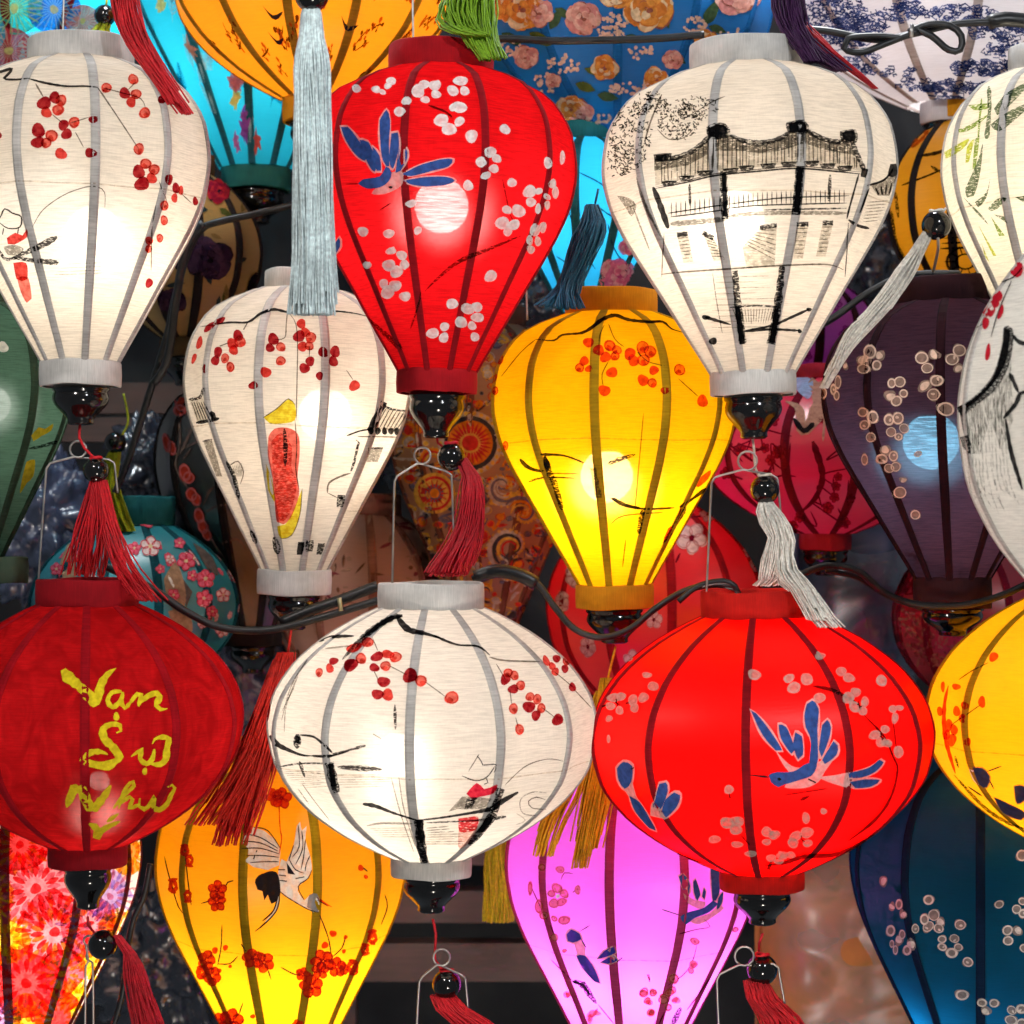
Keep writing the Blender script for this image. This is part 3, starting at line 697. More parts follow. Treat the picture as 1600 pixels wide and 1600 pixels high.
A.berries([(205, 480, 31, 'D'), (255, 455, 27, 'D'), (284, 468, 26, 'L'), (270, 512, 27, 'L'), (215, 522, 26, 'M'), (178, 605, 33, 'D'), (240, 630, 28, 'L'), (175, 660, 30, 'D'), (215, 662, 25, 'L'),
           (295, 580, 25, 'D'), (345, 568, 26, 'L'), (310, 622, 25, 'D'), (283, 712, 28, 'M'), (432, 555, 20, 'D'), (420, 708, 25, 'D'), (-4, 630, 18, 'D'),
           (490, 410, 25, 'L'), (615, 372, 25, 'L'), (575, 435, 27, 'D'), (628, 440, 25, 'L'), (605, 475, 24, 'M'), (668, 525, 26, 'L'), (745, 465, 18, 'D'),
           (640, 690, 25, 'L'), (672, 758, 26, 'L'), (640, 795, 31, 'D'), (712, 785, 25, 'L'), (655, 850, 33, 'D'), (700, 825, 25, 'M'), (778, 830, 18, 24, 'D'), (810, 870, 19, 24, 'D'), (832, 880, 14, 20, 'M'), (803, 915, 16, 20, 'M'),
           (757, 950, 18, 24, 'L'), (755, 1018, 17, 23, 'L'), (735, 1100, 15, 21, 'L'), (687, 1112, 16, 20, 'L'), (685, 1150, 15, 18, 'L'), (686, 1308, 18, 22, 'D'), (900, 930, 13, 20, 'D')])
A.done()
A = Art(L1, 'boatman_painting').frame(0, 0, .3375)
A.stroke([(-40, 1010), (0, 1010), (25, 965), (60, 985), (102, 1002), (95, 1050), (40, 1055), (0, 1028)], 7, INK).stroke([(20, 1055), (15, 1085)], 5, INK).stroke([(90, 1050), (85, 1080)], 5, INK)
A.poly([(35, 1100), (75, 1075), (108, 1088), (128, 1058), (130, 1095), (70, 1130), (40, 1128)], RM, 1)
A.poly([(20, 1140), (70, 1130), (115, 1150), (100, 1175), (40, 1178)], WASH, 1)
A.stroke([(-40, 1120), (0, 1160), (40, 1200), (160, 1150), (265, 1095)], [10, 14, 22, 30, 34], INKD).stroke([(60, 1190), (160, 1204), (272, 1215)], [10, 22, 30], INKD)
A.poly([(65, 1215), (125, 1215), (130, 1290), (105, 1300), (80, 1290)], RM, 1).poly([(82, 1285), (132, 1280), (150, 1380), (128, 1400), (100, 1350)], RL, 1)
A.stroke([(150, 1050), (200, 970), (300, 900), (400, 865), (450, 865), (482, 890), (483, 960)], 4, INKT)
for y in (1222, 1240, 1256, 1270): A.stroke([(300 - (y-1222), y), (380, y-4), (470, y-8)], 3, WASHL)
A.done()

# red teardrop with swallow (L2)
A = Art(L2, 'branch_painting').frame(460, 0, .3375)
A.stroke([(605, 1345), (660, 1290), (760, 1210), (900, 1150), (1045, 1090)], [8, 14, 22, 14, 8], BROWN).stroke([(330, 1460), (420, 1540), (500, 1615)], [6, 20, 30], BROWN).stroke([(540, 1520), (570, 1430), (585, 1350)], 8, BROWN)
A.stroke([(620, 490), (700, 520), (730, 545)], 10, TWIG).stroke([(400, 970), (450, 938)], 6, TWIG).stroke([(960, 830), (1000, 1000), (1040, 1060)], 5, BROWN).stroke([(240, 852), (305, 850)], 6, TWIG)
A.done()
A = Art(L2, 'blossom_painting').frame(460, 0, .3375)
A.petals([(290, 415, 20), (380, 418, 20), (410, 430, 18), (450, 380, 24, 16), (435, 402, 18, 14), (520, 470, 20), (490, 520, 21), (572, 425, 28), (600, 397, 24), (650, 400, 27), (655, 440, 26), (605, 465, 24), (733, 425, 28), (770, 380, 30, 20), (788, 425, 22),
          (765, 500, 32, 24), (738, 500, 24), (680, 560, 29), (715, 600, 30), (765, 565, 29), (820, 632, 30), (970, 600, 26), (862, 750, 24), (905, 705, 24), (932, 735, 22), (920, 780, 24), (885, 812, 21), (1235, 730, 13, 34), (1170, 755, 17, 24), (805, 858, 27),
          (1003, 845, 26), (1085, 885, 28), (1128, 885, 20), (1190, 850, 18, 26), (1202, 890, 16, 26), (1165, 910, 18), (1165, 948, 14, 22), (1092, 935, 20), (1125, 965, 13, 26), (540, 940, 20), (980, 970, 28), (1035, 975, 28), (960, 1030, 30), (1012, 1040, 28), (985, 1070, 22),
          (1110, 1062, 20, 26), (1145, 1050, 20, 26), (1085, 1110, 16, 24), (1122, 1115, 16, 24), (1090, 1152, 15, 18), (320, 1070, 22), (440, 1080, 26), (570, 1065, 18), (450, 1160, 28, 20), (500, 1180, 26), (512, 1222, 26), (440, 1225, 25), (475, 1255, 28), (340, 1225, 22),
          (905, 1275, 28), (415, 1310, 24), (470, 1320, 28), (435, 1350, 28), (515, 1370, 26), (730, 1405, 26), (800, 1428, 30), (842, 1420, 25), (770, 1490, 27), (845, 1468, 26), (820, 1505, 24), (832, 1558, 24), (640, 1540, 31), (695, 1510, 25), (692, 1560, 25)])
A.done()
A = Art(L2, 'swallow_painting').frame(460, 0, .3375)
A.poly([(330, 740), (380, 790), (440, 800), (500, 790), (505, 845), (480, 872), (420, 897), (360, 895), (400, 850), (420, 810)], BPINK, 1)
for p in ([(218, 590), (250, 590), (300, 650), (342, 725), (330, 745), (285, 715), (240, 650)], [(305, 650), (345, 660), (382, 740), (375, 795), (340, 750)], [(365, 680), (398, 720), (405, 790), (385, 790)],
          [(398, 560), (430, 512), (447, 560), (442, 660), (442, 770), (412, 740), (400, 640)], [(453, 620), (482, 615), (487, 690), (460, 780), (443, 740)], [(488, 690), (517, 690), (522, 730), (495, 790), (473, 800)],
          [(500, 805), (580, 765), (680, 738), (732, 738), (715, 770), (640, 790), (540, 815)], [(508, 835), (600, 820), (700, 818), (742, 835), (700, 855), (600, 862), (530, 850)], [(180, 1150), (212, 1098), (216, 1140), (190, 1175)]):
    A.feather(p)
A.poly([(298, 850), (320, 830), (400, 815), (430, 770), (455, 800), (440, 840), (400, 866), (340, 872)], BLUE, 3)
A.dab(450, 866, 9, 6, 0, BLACK, 4)
A.done()

# white teardrop with the covered bridge (L3)
A = Art(L3, 'bridge_painting').frame(900, 0, .3375)
ridge = [(365, 738), (440, 735), (520, 712), (590, 665), (640, 612), (700, 618), (760, 650), (850, 662), (940, 645), (1000, 610), (1060, 598), (1130, 640), (1200, 658), (1255, 650), (1300, 720), (1330, 785)]
eave = [(370, 862), (520, 832), (650, 795), (850, 775), (1040, 752), (1200, 770), (1325, 795)]
def lerp_y(pl, x):
    for (x0, y0), (x1, y1) in zip(pl, pl[1:]):
        if x0 <= x <= x1: return y0 + (y1-y0)*(x-x0)/(x1-x0)
    return pl[-1][1]
A.poly(ridge + [(1325, 795), (1200, 768), (1040, 750), (850, 772), (650, 792), (520, 828), (370, 858)], WASHL, 0, False)
A.poly([(365, 740), (440, 736), (520, 712), (590, 668), (640, 615), (700, 620), (760, 652), (850, 664), (940, 647), (1000, 612), (1060, 600), (1130, 642), (1200, 660), (1255, 652), (1290, 720), (1200, 705), (1130, 690), (1060, 665), (940, 700), (850, 710), (760, 700), (640, 700), (520, 765), (365, 790)], WASH, 1, False)
for q in ([(365, 738), (440, 735), (520, 712), (590, 665), (640, 612)], [(690, 612), (760, 650), (850, 662), (940, 645), (1000, 605)], [(1050, 596), (1130, 640), (1200, 658), (1255, 650)], [(1265, 640), (1300, 720), (1332, 790)]):
    A.stroke(q, [14, 24, 22, 26], INKD, 2)
for q in ([(608, 592), (640, 572), (690, 574), (712, 600), (700, 640), (620, 642)], [(973, 570), (1050, 556), (1072, 582), (1062, 622), (980, 612)], [(1218, 610), (1290, 603), (1294, 662), (1224, 654)], [(362, 716), (447, 710), (442, 742), (368, 748)]):
    A.poly(q, INKD, 3); A.poly(A.grow(q, -10), INK, 4)
x = 400
while x < 1300:
    A.stroke([(x, lerp_y(ridge, x) + 12), (x + rng.uniform(-5, 5), lerp_y(eave, x) - rng.uniform(4, 14))], rng.uniform(3, 7), INKT if rng.random() < .6 else WASH, 2); x += rng.uniform(13, 24)
for x, y in ((435, 848), (515, 824), (600, 800), (715, 790), (790, 778), (890, 768), (985, 760), (1085, 756), (1160, 768), (1240, 779)):
    A.poly([(x-38, y-8), (x+38, y-12), (x+28, y+10), (x-26, y+13)], INKD, 3); A.stroke([(x-36, y-7), (x+36, y-11)], 6, INK, 4)
A.stroke([(370, 872), (520, 842), (650, 812), (850, 792), (1040, 780), (1322, 806)], 8, INK, 3).stroke([(372, 864), (520, 834), (650, 803), (850, 783), (1040, 770), (1322, 797)], 4, INKT, 3)
A.stroke([(680, 790), (690, 1012)], 34, INKD, 3, False).stroke([(684, 800), (690, 1000)], 22, INK, 4, False).stroke([(1035, 770), (1015, 992)], 34, INKD, 3, False).stroke([(1035, 780), (1018, 980)], 20, INK, 4, False)
A.stroke([(530, 850), (532, 950)], 12, INKD, 3).stroke([(1172, 808), (1166, 930)], 16, INKD, 3).stroke([(1305, 806), (1262, 960), (1250, 1012)], 9, INK, 3).stroke([(360, 865), (390, 940), (430, 1055)], [22, 28, 24], INK, 3).stroke([(1335, 780), (1325, 820)], 26, INK, 3, False)
for r1 in ([(430, 985), (560, 965), (690, 945)], [(440, 1002), (580, 985), (690, 968)], [(700, 944), (850, 925), (1000, 912), (1260, 905)], [(700, 962), (870, 948), (1250, 938)]): A.stroke(r1, 6, INK, 3)
x = 445
while x < 1258:
    yb_ = lerp_y([(430, 1000), (690, 965), (870, 948), (1260, 938)], x)
    A.stroke([(x, yb_ - 62), (x, yb_ + 2)], 4, INK if rng.random() < .5 else INKT, 3); x += 22
A.stroke([(440, 1035), (600, 1022), (700, 1010)], 24, WASH, 1).stroke([(700, 1000), (870, 985), (1250, 985)], 18, WASH, 1).stroke([(870, 970), (1250, 962)], 8, INKD, 2)
for q in ([(470, 1085), (520, 1080), (545, 1210), (500, 1215)], [(590, 1075), (640, 1100), (690, 1200), (640, 1205)], [(850, 1052), (930, 1040), (920, 1230), (790, 1240), (770, 1140)], [(1018, 1036), (1072, 1036), (1047, 1195), (1003, 1195)], [(1138, 1030), (1187, 1030), (1152, 1185), (1108, 1185)]):
    A.poly(q, WASHL, 1, False); A.stroke([q[0], q[1]], 22, INKD, 2, False)
    for i in range(7):
        t = .12 + i*.12; a = (q[0][0] + (q[-1][0]-q[0][0])*t, q[0][1] + (q[-1][1]-q[0][1])*t); b = (q[1][0] + (q[2][0]-q[1][0])*t, q[1][1] + (q[2][1]-q[1][1])*t); A.stroke([a, b], 5, WASH, 2)
A.stroke([(400, 1267), (500, 1256), (740, 1240), (960, 1226), (1160, 1222), (1232, 1246)], 8, INKT, 2).stroke([(410, 1080), (402, 1280)], 5, INKT, 2).stroke([(1258, 1030), (1240, 1280)], 5, INK, 2).stroke([(635, 1260), (655, 1400), (680, 1540)], 5, WASH, 1)
A.stroke([(600, 1465), (720, 1500)], [18, 10], INK, 2).stroke([(780, 1528), (900, 1506), (980, 1472), (1078, 1428)], [8, 12, 14], INK, 2).stroke([(780, 1532), (900, 1522), (1032, 1528)], 12, INK, 2).stroke([(715, 1420), (850, 1412), (950, 1422)], 9, INKD, 2)
A.stroke([(735, 1250), (750, 1420), (772, 1590)], [26, 34, 34], INKD, 2, False).stroke([(745, 1415), (770, 1590)], 26, INK, 3, False).stroke([(955, 1230), (930, 1420), (900, 1590)], [26, 34, 34], INKD, 2, False).stroke([(930, 1425), (905, 1580)], 22, INK, 3, False)
for i in range(16): A.stroke([(725 + i*14, 1425), (745 + i*11, 1490 + jit(10))], 4, WASH, 1)
for i in range(10): A.stroke([(640 + jit(20), 1280 + i*26), (880 + jit(60), 1275 + i*26)], 4, WASHL, 1)
A.dab(604, 1466, 18, 12, 0, INK, 3).dab(637, 1576, 18, 18, 0, INK, 3).dab(1075, 1430, 12, 10, 0, INK, 3).dab(1032, 1530, 10, 10, 0, INK, 3)
A.poly([(195, 905), (250, 915), (285, 950), (262, 1000), (235, 960)], WASH, 1)
A.stroke([(1345, 858), (1420, 832), (1462, 782)], 10, INK, 2).poly([(1360, 858), (1440, 820), (1482, 815), (1445, 905), (1392, 905)], WASH, 1, False).poly([(1448, 760), (1475, 758), (1478, 812), (1438, 815)], INK, 3)
for i in range(4): A.stroke([(1380 + i*25, 870 - i*8), (1395 + i*16, 900)], 8, INK, 3)
for i in range(7): A.stroke([(1345 - i*4, 935 + i*15), (1440 - i*8, 928 + i*15)], 4, WASH, 1)
A.stroke([(1352, 870), (1310, 985)], 6, INK, 2).stroke([(1258, 1015), (1300, 1042), (1352, 1055)], 14, INK, 2)
A.done()
A = Art(L3, 'tree_painting').frame(900, 0, .3375)
for cx, cy_, rx, ry, n in ((480, 555, 105, 95, 230), (255, 640, 95, 150, 260), (345, 480, 80, 50, 110), (210, 740, 60, 80, 90), (560, 500, 90, 50, 90)):
    for i in range(n):
        a = rng.random()*6.283; r = math.sqrt(rng.random()); x = cx + math.cos(a)*rx*r; y = cy_ + math.sin(a)*ry*r; b = rng.random()*6.3; l = rng.uniform(5, 14)
        A.stroke([(x, y), (x + math.cos(b)*l*.6 + jit(4), y + math.sin(b)*l*.6), (x + math.cos(b)*l*1.3, y + math.sin(b)*l*1.2)], 4, INKT if rng.random() < .6 else INK, 1, False)
A.stroke([(285, 820), (320, 940), (395, 1095)], [6, 14, 6], WASH, 1).stroke([(270, 960), (345, 1155)], 8, WASH, 1).stroke([(690, 450), (640, 470), (560, 520)], 5, INKT, 1).stroke([(380, 600), (430, 645), (500, 640), (545, 600)], 5, INKT, 1).stroke([(320, 660), (350, 560), (400, 440)], 8, INKT, 1)
A.done()

# white teardrop with the figure in red (L4)
A = Art(L4, 'branch_painting').frame(0, 440, .3375)
A.stroke([(930, 212), (1060, 192), (1150, 190), (1210, 150), (1270, 132), (1340, 146), (1450, 150), (1540, 140), (1640, 150), (1700, 165)], [5, 9, 10, 14, 9, 9, 8, 8], INK)
for p in ([(1330, 150), (1325, 200), (1318, 262), (1270, 268)], [(1060, 285), (1020, 300)], [(1340, 150), (1370, 200), (1378, 300), (1376, 430), (1372, 640)], [(1601, 410), (1632, 455)], [(1435, 300), (1432, 350)], [(1150, 190), (1130, 225)]): A.stroke(p, 5, INKT)
A.done()
A = Art(L4, 'blossom_painting').frame(0, 440, .3375)
A.berries([(1105, 252, 25, 'D'), (1080, 290, 26, 'M'), (1115, 280, 26, 'L'), (1085, 318, 23, 'M'), (1012, 328, 20, 26, 'D'), (1000, 366, 19, 25, 'D'), (1045, 356, 19, 23, 'L'), (1070, 396, 19, 24, 'L'), (928, 285, 14, 30, 20, 'M'), (903, 357, 11, 24, 15, 'M'),
           (975, 212, 34, 14, -35, 'D'), (1020, 185, 30, 13, -25, 'D'), (1265, 268, 27, 'D'), (1250, 308, 22, 'D'), (1300, 304, 23, 'L'), (1300, 368, 23, 'L'), (1230, 420, 25, 'M'), (1175, 480, 20, 'D'), (950, 405, 9, 20, 'D'), (1395, 198, 23, 'M'),
           (1385, 255, 27, 'D'), (1415, 238, 23, 'M'), (1440, 262, 25, 'L'), (1400, 302, 24, 'M'), (1432, 300, 21, 'L'), (1436, 370, 23, 'D'), (1410, 402, 25, 'D'), (1495, 328, 23, 'D'), (1548, 325, 25, 'D'), (1540, 370, 23, 'D'), (1480, 437, 18, 'D'), (1638, 482, 25, 'M')])
A.done()
A = Art(L4, 'figure_painting').frame(0, 440, .3375)
A.poly([(1220, 626), (1280, 590), (1335, 545), (1366, 572), (1366, 640), (1300, 656), (1250, 655)], YEL, 1).stroke([(1218, 628), (1280, 588), (1336, 542), (1368, 572)], 4, INKT, 2)
A.poly([(1243, 715), (1270, 680), (1330, 675), (1380, 705), (1388, 790), (1378, 900), (1385, 985), (1350, 1085), (1312, 1122), (1282, 1110), (1270, 1000), (1260, 900), (1240, 800)], RL, 1)
A.poly([(1255, 740), (1300, 700), (1350, 760), (1350, 860), (1375, 930), (1350, 1050), (1310, 1110), (1285, 1080), (1272, 950), (1262, 850)], paint('dress_red', (.6, .03, .03), (.85, .20, .16), .15, .35), 2)
A.stroke([(1316, 678), (1322, 760), (1320, 852)], [14, 22, 12], INKD, 3).stroke([(1366, 640), (1375, 760), (1370, 860), (1385, 960)], 5, INKT, 2)
A.poly([(1398, 960), (1388, 1080), (1350, 1170), (1300, 1186), (1284, 1130), (1320, 1122), (1357, 1060)], YEL, 1).poly([(1232, 840), (1262, 930), (1272, 1015), (1246, 965)], YEL, 1).stroke([(1400, 955), (1388, 1080), (1350, 1172), (1298, 1188)], 4, INKT, 2)
A.done()
A = Art(L4, 'house_painting').frame(0, 440, .3375)
A.poly([(880, 545), (935, 530), (985, 612), (1000, 640), (918, 652)], WASHL, 0, False).stroke([(878, 545), (930, 536), (946, 492)], 14, INKD, 1).stroke([(912, 652), (960, 645), (1018, 632)], 16, INK, 1)
for i in range(6): A.stroke([(892 + i*11, 556), (922 + i*13, 640)], 5, INK if i % 2 else INKT, 1)
A.stroke([(978, 600), (1000, 640)], 26, INK, 1).poly([(945, 738), (985, 730), (1032, 900), (1005, 900)], WASH, 0, False).stroke([(942, 738), (988, 728)], 8, INKD, 1)
A.stroke([(1062, 852), (1105, 830), (1130, 880), (1115, 935)], 6, INKT, 1).stroke([(1050, 830), (1085, 900), (1110, 1005)], [14, 20, 14], INKD, 1).stroke([(1165, 1150), (1190, 1210)], 20, INKD, 1).stroke([(1272, 1180), (1290, 1260)], [26, 30], INKD, 1)
for i in range(6): A.stroke([(1080 + i*8, 850 - i*2), (1095 + i*5, 900)], 3, WASH, 1)
A.frame(460, 440, .3375)
A.stroke([(395, 560), (440, 588), (535, 600)], 10, INKD, 1).stroke([(412, 556), (345, 692)], [26, 32], INK, 1, False).stroke([(240, 712), (300, 690), (350, 682)], 8, INK, 1).poly([(420, 575), (535, 603), (470, 690), (365, 690)], WASHL, 0, False)
for i in range(7): A.stroke([(420 + i*17, 585 + i*3), (370 + i*17, 680)], 5, INKT, 1)
for x in (352, 382, 412, 442, 468): A.dab(x, 690, 13, 17, 0, INK, 2); A.dab(x+3, 692, 6, 9, 0, WASHL, 3)
A.stroke([(290, 716), (380, 716), (470, 718)], 6, INKT, 1).poly([(340, 765), (408, 765), (382, 832), (328, 832)], WASH, 1, False).stroke([(340, 768), (406, 768)], 8, INKD, 2).stroke([(282, 730), (300, 745), (288, 772)], 5, INKT, 1)
A.stroke([(150, 975), (158, 930), (210, 900), (258, 885)], 9, INKT, 1).stroke([(150, 975), (200, 1000)], 5, INKT, 1).stroke([(258, 880), (275, 830), (295, 740)], 12, INKD, 1).poly([(198, 985), (232, 985), (222, 1042), (194, 1042)], INKD, 1).stroke([(205, 1000), (225, 1000)], 10, INK, 2)
A.stroke([(230, 1060), (320, 1058), (400, 1040)], 4, WASHL, 1).poly([(55, 1195), (86, 1195), (80, 1247), (50, 1247)], INKD, 1).poly([(18, 1203), (47, 1203), (36, 1262), (12, 1262)], INK, 1).poly([(108, 1208), (140, 1208), (122, 1262), (100, 1262)], INKD, 1)
A.stroke([(500, 700), (540, 680), (560, 650)], 6, INKT, 1).stroke([(420, 980), (500, 780)], 5, INKT, 1)
A.done()

# yellow teardrop (L5)
A = Art(L5, 'branch_painting').frame(900, 440, .3375)
A.stroke([(-182, 270), (-100, 275), (-62, 250), (30, 240), (80, 212), (120, 180), (180, 160), (240, 180), (330, 190), (400, 190), (440, 222), (500, 240)], [7, 10, 9, 16, 18, 14, 14, 10, 6], INK).stroke([(-182, 270), (-252, 330), (-342, 440)], 5, INKT)
for p in ([(150, 200), (180, 270), (222, 305)], [(290, 330), (330, 370), (410, 392)], [(470, 450), (562, 532)], [(150, 370), (120, 430), (125, 485)], [(130, 205), (110, 250), (105, 300)]): A.stroke(p, 5, INKT)
A.done()
A = Art(L5, 'blossom_painting').frame(900, 440, .3375)
kw = dict(D=OD, M_=OD, Lt=OL, rim=ORIM)
A.berries([(60, 285, 24, 'D'), (105, 320, 26, 'D'), (155, 300, 27, 'L'), (188, 320, 23, 'L'), (180, 347, 21, 'L'), (135, 352, 25, 'D'), (40, 370, 22, 'M'), (20, 400, 22, 'L'), (62, 405, 17, 'D'), (165, 422, 25, 'M'), (130, 505, 27, 'M'),
           (248, 337, 28, 'D'), (308, 308, 29, 'L'), (342, 327, 28, 'L'), (312, 366, 29, 'L'), (265, 367, 26, 'D'), (360, 412, 23, 'M'), (310, 458, 26, 'M'), (352, 470, 23, 'L'), (410, 505, 18, 'D'), (475, 410, 26, 'L'), (582, 553, 27, 'M'),
           (-348, 362, 17, 22, 'L'), (-378, 445, 18, 24, 'M'), (-420, 486, 16, 22, 'M'), (-400, 526, 17, 24, 'M'), (-370, 506, 15, 20, 'L'), (-388, 680, 9, 32, 'M'), (-322, 758, 13, 22, 'L')], **kw)
A.stroke([(285, 330), (300, 350)], 5, INK, 4)
A.done()
A = Art(L5, 'boat_painting').frame(460, 440, .3375)
A.stroke([(1048, 820), (1075, 850), (1110, 868), (1165, 878)], [22, 16, 10], INK).stroke([(1140, 798), (1250, 804), (1345, 838)], [16, 9, 7], INK).stroke([(1088, 925), (1160, 905), (1305, 908)], [12, 8, 6], INKD).stroke([(1165, 885), (1320, 888)], 6, INKT)
A.stroke([(1160, 805), (1185, 890), (1205, 930), (1242, 1055)], [30, 30, 26, 26], INKD, 1).stroke([(1160, 808), (1178, 870)], 26, INK, 2).stroke([(1450, 842), (1500, 822), (1578, 798)], [18, 20, 10], INKD, 1).stroke([(1470, 1000), (1530, 1028), (1604, 1046)], [18, 10, 8], INK)
A.stroke([(1385, 860), (1410, 1000)], 26, WASH, 1, False)
A.frame(900, 440, .3375)
A.stroke([(160, 1000), (220, 1035), (320, 1050), (452, 1045)], 10, INK).stroke([(600, 955), (540, 1000), (478, 1042)], [20, 12, 18], INK).stroke([(162, 1120), (220, 1082), (400, 1066)], 6, INKT).stroke([(312, 1050), (290, 1165)], [30, 24], INKD).stroke([(505, 1040), (440, 1150), (400, 1210)], [24, 20, 14], INKD)
A.poly([(545, 935), (575, 900), (620, 870), (608, 910), (560, 950)], OD, 1).poly([(480, 1040), (520, 1020), (470, 1090)], OD, 1).stroke([(440, 1130), (405, 1200)], 18, OD, 1)
A.stroke([(312, 610), (295, 800), (272, 1060)], 4, INKT).stroke([(230, 1190), (215, 1320)], 5, INKT).stroke([(-440, 470), (-425, 560)], 4, INKT)
A.done()

# white globe (L6)
A = Art(L6, 'branch_painting').frame(400, 860, .35)
A.stroke([(285, 412), (340, 390), (440, 386)], [8, 16, 8], INK).stroke([(388, 492), (470, 402), (540, 345), (610, 305), (655, 296)], [10, 20, 26, 26, 34], INKD, 1).stroke([(470, 402), (540, 345), (610, 306), (650, 300)], [8, 16, 20, 22], INK, 2)
A.stroke([(630, 300), (660, 340), (690, 362), (740, 372), (825, 396)], [24, 30, 22, 12, 14], INK, 1).stroke([(780, 380), (820, 396), (900, 425), (990, 432), (1042, 472)], [8, 12, 8, 9, 8], INK).stroke([(1040, 480), (1110, 495), (1265, 500)], 8, INKT).stroke([(310, 442), (440, 428)], 8, WASH)
for p in ([(520, 392), (545, 452)], [(590, 515), (675, 558)], [(755, 590), (845, 655)], [(1070, 510), (1112, 580)], [(1330, 545), (1410, 612)], [(1415, 622), (1495, 706)], [(1155, 745), (1168, 795)], [(530, 545), (545, 575)], [(1270, 700), (1330, 745)], [(1130, 620), (1138, 690)], [(105, 545), (150, 535)]): A.stroke(p, 4, INKT)
for p in ([(232, 490), (160, 610), (118, 760)], [(190, 565), (140, 690), (130, 810)], [(175, 610), (120, 720)]): A.stroke(p, [8, 5, 4], WASH)
A.done()
A = Art(L6, 'blossom_painting').frame(400, 860, .35)
A.berries([(500, 415, 26, 22, 'L'), (440, 438, 34, 20, -25, 'M'), (470, 487, 25, 'L'), (425, 515, 34, 27, -15, 'D'), (350, 498, 21, 17, -30, 'D'), (333, 530, 17, 22, 'M'), (286, 548, 17, 19, 'L'), (542, 478, 28, 22, -20, 'D'), (590, 468, 28, 20, 'M'), (625, 480, 28, 23, 'L'),
           (530, 527, 23, 19, 'D'), (580, 520, 25, 21, 'L'), (572, 590, 28, 25, 'D'), (545, 645, 26, 24, 'D'), (590, 647, 27, 26, 'M'), (688, 562, 30, 34, 'D'), (735, 585, 28, 24, 20, 'L'), (873, 660, 31, 29, 'L'), (1110, 578, 23, 26, 'D'), (1122, 550, 22, 19, 'L'), (1150, 562, 19, 22, 'L'),
           (1178, 606, 20, 23, 'L'), (1145, 622, 23, 22, 'D'), (1145, 708, 21, 23, 'L'), (1172, 800, 20, 24, 'L'), (1220, 656, 20, 20, 'L'), (1252, 666, 19, 23, 'L'), (1215, 700, 27, 27, 'D'), (1270, 706, 19, 23, 'L'), (1246, 738, 22, 22, 'D'), (1343, 757, 25, 27, 'D'),
           (1338, 487, 20, 16, 25, 'D'), (1382, 497, 18, 20, 'L'), (1375, 532, 15, 20, 'D'), (1332, 545, 16, 20, 'M'), (1292, 497, 13, 28, -30, 'M'), (1318, 520, 15, 18, 'M'), (1408, 613, 15, 22, -25, 'D'), (58, 722, 11, 40, 8, 'D'), (1508, 880, 14, 24, 'D')])
A.done()
A = Art(L6, 'boat_painting').frame(400, 860, .35)
A.stroke([(66, 826), (85, 850), (110, 872), (200, 910), (250, 916)], [26, 22, 12, 8], INK).stroke([(190, 820), (188, 884)], [40, 26], INKD, 1).stroke([(192, 828), (188, 860)], 24, INK, 2).stroke([(200, 824), (262, 832), (310, 870), (342, 902)], [10, 10, 14], INK, 1).stroke([(240, 915), (320, 918), (360, 906), (492, 870)], [8, 16, 8, 20], INKD, 1).stroke([(250, 916), (340, 914), (420, 893)], 8, INK, 2)
A.stroke([(108, 965), (200, 950), (335, 950)], 8, INKD).stroke([(365, 965), (450, 970), (565, 976)], [14, 26, 12], INKD).stroke([(370, 962), (560, 974)], 5, INKT, 1).stroke([(198, 940), (222, 1012)], [18, 10], INKD).stroke([(330, 945), (342, 1000), (362, 1078)], [36, 40, 30], INKD, 1, False).stroke([(334, 950), (350, 1050)], 26, INK, 2, False)
A.stroke([(622, 690), (625, 800)], [8, 16, 8], INKD).stroke([(525, 820), (560, 840)], 5, WASH).stroke([(88, 940), (105, 1000)], 22, INKD, 1)
for i in range(9): A.stroke([(140 + jit(20) + i*8, 985 + i*9), (310 + jit(30), 985 + i*8)], 4, WASHL)
for i in range(6): A.stroke([(375 + jit(20), 1000 + i*11), (590 + jit(30), 1000 + i*10)], 5, WASHL)
for p in ([(605, 1010), (650, 1180), (705, 1340)], [(640, 1010), (662, 1150), (712, 1316)], [(210, 1040), (260, 1110), (330, 1200)], [(190, 1060), (240, 1130)]): A.stroke(p, 5, WASH)
A.stroke([(478, 1128), (535, 1138), (620, 1170), (722, 1202)], [22, 16, 9, 10], INK).stroke([(715, 1202), (850, 1186), (1040, 1152), (1090, 1120), (1168, 1076)], [8, 9, 12, 24, 22], INK).stroke([(760, 1212), (1000, 1200), (1115, 1184)], [7, 7, 18], INKD).stroke([(495, 1226), (560, 1214), (700, 1216)], 9, WASH)
A.stroke([(726, 1196), (736, 1290), (752, 1392)], [38, 40, 30], INKD, 1, False).stroke([(728, 1200), (742, 1300)], 28, INK, 2, False).stroke([(1062, 1168), (1010, 1240), (950, 1310)], [34, 34, 16], INKD, 1, False).stroke([(1055, 1178), (1000, 1250)], 24, INK, 2, False).stroke([(1090, 1060), (1062, 1165)], 30, INKD, 1, False)
for i in range(8): A.stroke([(765 + jit(10), 1236 + i*10), (890 + jit(40), 1228 + i*11)], rng.uniform(4, 9), WASH if i < 3 else WASHL)
for i in range(5): A.stroke([(510 + i*12, 1238 + i*9), (690 + jit(20), 1234 + i*10)], 4, WASHL)
